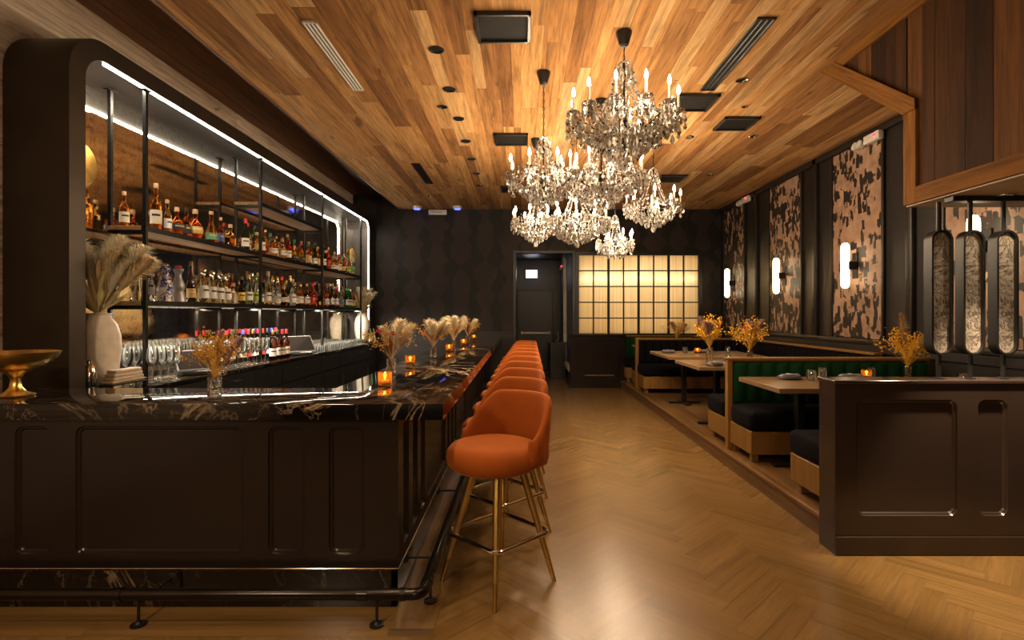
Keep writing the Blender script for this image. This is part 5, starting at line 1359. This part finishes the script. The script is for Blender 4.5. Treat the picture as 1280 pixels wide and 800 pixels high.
setting(2.32, 8.55, 'at the aisle end of the third booth table'); setting(2.85, 8.62, 'in the middle of the third booth table'); tglass(2.55, 8.42, 'at the aisle end of the third booth table'); tglass(2.92, 8.36, 'beside the candle on the third booth table'); tglass(3.25, 8.5, 'at the wall end of the third booth table')
candle(2.74, 8.42, ZT, 'amber glass tea light on the third booth table'); candle(3.27, 5.12, ZT, 'amber glass tea light on the nearest booth table')
def tvase(x, y, h, r, lab, foot=False):
    e = MB()
    if foot: prof = [(0, 0), (r * 1.7, 0), (r * 1.6, .012), (r * .8, .02), (r * .85, .05), (r, h), (r * .92, h), (r * .76, .045), (0, .028)]
    else: prof = [(0, 0), (r, 0), (r, .02), (r * .96, h * .5), (r, h), (r * .9, h), (r * .86, h * .5), (r * .88, .02), (0, .018)]
    e.lathe(prof, n=22, cap=False); o = e.build('glass_vase', 'cutglass', None, loc=(x, y, ZT)); tag(o, lab, 'vase', 'table flower vases')
tvase(3.62, 5.06, .13, .03, 'footed glass vase at the wall end of the nearest booth table', True); bouquet(3.62, 5.06, ZT + .11, 'tall', 1.3, 'bright yellow dried bouquet with a tall plume, above the dividing panel', 41)
tvase(2.27, 6.52, .20, .038, 'tall clear glass vase on the corner of the second booth table'); bouquet(2.27, 6.52, ZT + .19, 'table', 1.4, 'yellow and mauve bouquet in the tall clear vase', 42)
tvase(2.98, 7.05, .15, .036, 'glass vase behind the green bench end'); bouquet(2.98, 7.05, ZT + .125, 'table', 1.5, 'full yellow and mauve bouquet above the nearest green bench', 43)
tvase(3.05, 10.62, .14, .03, 'glass vase on the farthest booth table'); bouquet(3.05, 10.62, ZT + .115, 'ochre', 1.35, 'small pale bouquet in front of the fluted window', 44)
# ------------------------------------------------------------------ dividing panel and screen
QY, QT, QX = 3.42, .185, 1.985
e = empty('dividing_panel', (QX, QY, 0)); tag(e, 'glossy dark dividing panel with rounded recesses ending the booths', 'partition')
m = MB(); recessed_plate(m, 0, XR - QX - .005, .0, 1.085, [(.13, .775, .248, .985), (.905, 1.095, .248, .985), (1.225, 1.87, .248, .985)], lambda u, v, d: (u, d, v), .03, r=.05); m.build('front_panel', 'gloss_dark', e)
m = MB(); m.box(0.0, XR - QX - .005, .031, QT, 0, 1.085, .002); m.build('core', 'gloss_dark', e)
m = MB(); m.box(-.008, XR - QX - .005, -.012, QT + .004, 1.0855, 1.108, .004); m.build('top_cap', 'gloss_dark', e)
m = MB(); m.box(-.002, XR - QX - .005, -.014, -.0005, 0, .122, .005); m.build('baseboard', 'gloss_dark', e)
def screen(x, lab, rot):
    s = empty('screen_fin', (x, QY + .09, 1.1085)); tag(s, lab, 'screen panel', 'veined glass fins of the dividing screen')
    zt_ = 2.255 - 1.1085
    m = MB(); m.lathe([(.03, 0), (.03, .006), (.014, .008), (.014, .155)], n=14); m.build('pole', 'blackmetal', s)
    m = MB(); m.tube([(0, 0, .955), (0, 0, zt_)], .014, 10); m.build('pole', 'blackmetal', s)
    out = rrect(-.07, .07, .155, .96, .068, 8); inn = rrect(-.058, .058, .167, .948, .056, 8); n = len(out)
    m = MB(); vs = [(a, -.036, b) for a, b in out] + [(a, .036, b) for a, b in out] + [(a, -.036, b) for a, b in inn] + [(a, .036, b) for a, b in inn]; fs = []
    for i in range(n):
        k = (i + 1) % n; fs += [(i, k, n + k, n + i), (2 * n + i, 3 * n + i, 3 * n + k, 2 * n + k), (i, 2 * n + i, 2 * n + k, k), (n + i, n + k, 3 * n + k, 3 * n + i)]
    m.add(vs, fs, .5); f_ = m.build('capsule_frame', 'blackmetal', s)
    m = MB(); m.prism(inn, lambda u, v, d: (u, d, v), -.012, .012, .5); g = m.build('glass_inset', 'screenglass', s, smooth=30)
    s.rotation_euler = (0, 0, rot)
screen(2.71, 'veined glass fin of the dividing screen, first of three from the aisle', 0.0); screen(2.915, 'veined glass fin of the dividing screen, second of three from the aisle', 0.0); screen(3.13, 'veined glass fin of the dividing screen, third of three from the aisle', 0.0)
m = MB(); m.box(2.56 + .215, XR - .005, QY + .05, QY + .13, 2.2555, 2.289, .004); st(m.build('trim_5', 'blackmetal'))
# console in the corridor
e = empty('console_table', (.85, 13.1, 0)); tag(e, 'dark narrow console table with toiletries in the corridor', 'console table')
m = MB(); m.box(-.2, .2, -.45, .45, .82, .86, .005); m.build('top', 'plastic_black', e); m = MB(); m.box(-.18, .18, -.43, .43, .0005, .82, .005); m.build('cabinet_body', 'blackmetal', e)
for i, (dx, h) in enumerate(((-.08, .16), (.02, .22), (.10, .14))):
    m = MB(); m.lathe([(0, 0), (.032, 0), (.034, .008), (.034, h * .7), (.012, h * .8), (.012, h), (0, h)], n=16, cap=False); o = m.build('toiletry_bottle', 'chrome' if i == 1 else 'plastic_black', None, loc=(.85 + dx, 12.82 + .1 * i, .861)); tag(o, f'{("short dark", "tall steel", "small dark")[i]} toiletry bottle on the corridor console', 'bottle', 'corridor toiletries')
# ================================================================== LIGHT
def spot(x, y, z, power, ang, col=(1, .72, .43), blend=.6, rad=.04, aim=None):
    L = bpy.data.lights.new('downlight_or_fill', 'SPOT'); L.energy = power; L.color = col; L.spot_size = D(ang); L.spot_blend = blend; L.shadow_soft_size = rad
    o = bpy.data.objects.new('downlight_or_fill', L); COL.objects.link(o); o.location = (x, y, z)
    if aim: o.rotation_euler = (Vector(aim) - Vector((x, y, z))).to_track_quat('-Z', 'Y').to_euler()
    return o
for i in range(-3, 7): spot(-.71, 4.5 + i * .795, ZC - .02, 60, 66)
for x, y in ((2.07, 5.08), (2.09, 6.72), (2.87, 6.69), (2.98, 8.53)): spot(x, y, ZC - .02, 42, 60)
spot(3.1, 3.26, 2.28, 30, 130, (1, .76, .5)); spot(2.95, 3.14, 2.26, 420, 58, (1, .76, .5))
for x, y, p in ((.9, .6, 30), (1.3, 1.8, 40), (-.9, .9, 40), (-2.3, 1.3, 45), (1.5, 3.1, 40)): spot(x, y, ZC - .02, p, 85, (1, .73, .45))  # added fill spots for floor and bar front, no fittings modelled
for x, y, z, pw in ((.6, -1.3, 2.2, 90), (-2.0, -.2, 2.2, 150)):      # added fill lights behind the viewer, no known lamps there
    L = bpy.data.lights.new('front_fill_light', 'POINT'); L.energy = pw; L.color = (1, .73, .46); L.shadow_soft_size = .15
    o = bpy.data.objects.new('front_fill_light', L); COL.objects.link(o); o.location = (x, y, z)
# light over the small room behind the fluted glass, and the cool corridor lamp
def area(x, y, z, sx, sy, power, col, rot=(0, 0, 0)):
    L = bpy.data.lights.new('room_lamp', 'AREA'); L.shape = 'RECTANGLE'; L.size = sx; L.size_y = sy; L.energy = power; L.color = col
    o = bpy.data.objects.new('room_lamp', L); COL.objects.link(o); o.location = (x, y, z); o.rotation_euler = rot; return o
area(2.47, 12.3, 3.2, 2.2, .7, 8, (1, .85, .64))
L = bpy.data.lights.new('corridor_lamp', 'POINT'); L.energy = 2.2; L.color = (.55, .62, 1.0); L.shadow_soft_size = .1
o = bpy.data.objects.new('corridor_lamp', L); COL.objects.link(o); o.location = (.35, 14.1, 2.6)
for x in (-2.15, -1.32):
    L = bpy.data.lights.new('detector_glow', 'POINT'); L.energy = .12; L.color = (.08, .1, 1); L.shadow_soft_size = .03
    o = bpy.data.objects.new('detector_glow', L); COL.objects.link(o); o.location = (x, 11.15, ZC - .09)
w = bpy.data.worlds.new('World'); SC.world = w; w.use_nodes = True
w.node_tree.nodes['Background'].inputs[0].default_value = (.02, .014, .01, 1); w.node_tree.nodes['Background'].inputs[1].default_value = .2
# ================================================================== CAMERA
cam = bpy.data.cameras.new('camera'); co = bpy.data.objects.new('camera', cam); COL.objects.link(co)
co.location = (0, 0, 1.53); co.rotation_euler = (D(90), 0, 0); cam.sensor_width = 36; cam.lens = 675 / 1280 * 36
cam.shift_x = -12 / 1280; cam.shift_y = -8 / 1280; cam.clip_start = .05; cam.clip_end = 60
SC.camera = co
vs_ = SC.view_settings; SC.display_settings.display_device = 'sRGB'; vs_.view_transform = 'Standard'; vs_.look = 'None'; vs_.gamma = 1; vs_.use_curve_mapping = False; vs_.exposure = 0.0
cy = SC.cycles; cy.use_denoising = True; cy.max_bounces = 10; cy.diffuse_bounces = 4; cy.glossy_bounces = 5; cy.transmission_bounces = 8; cy.transparent_max_bounces = 8
cy.caustics_reflective = False; cy.caustics_refractive = False; cy.sample_clamp_indirect = 4.0; cy.blur_glossy = .5
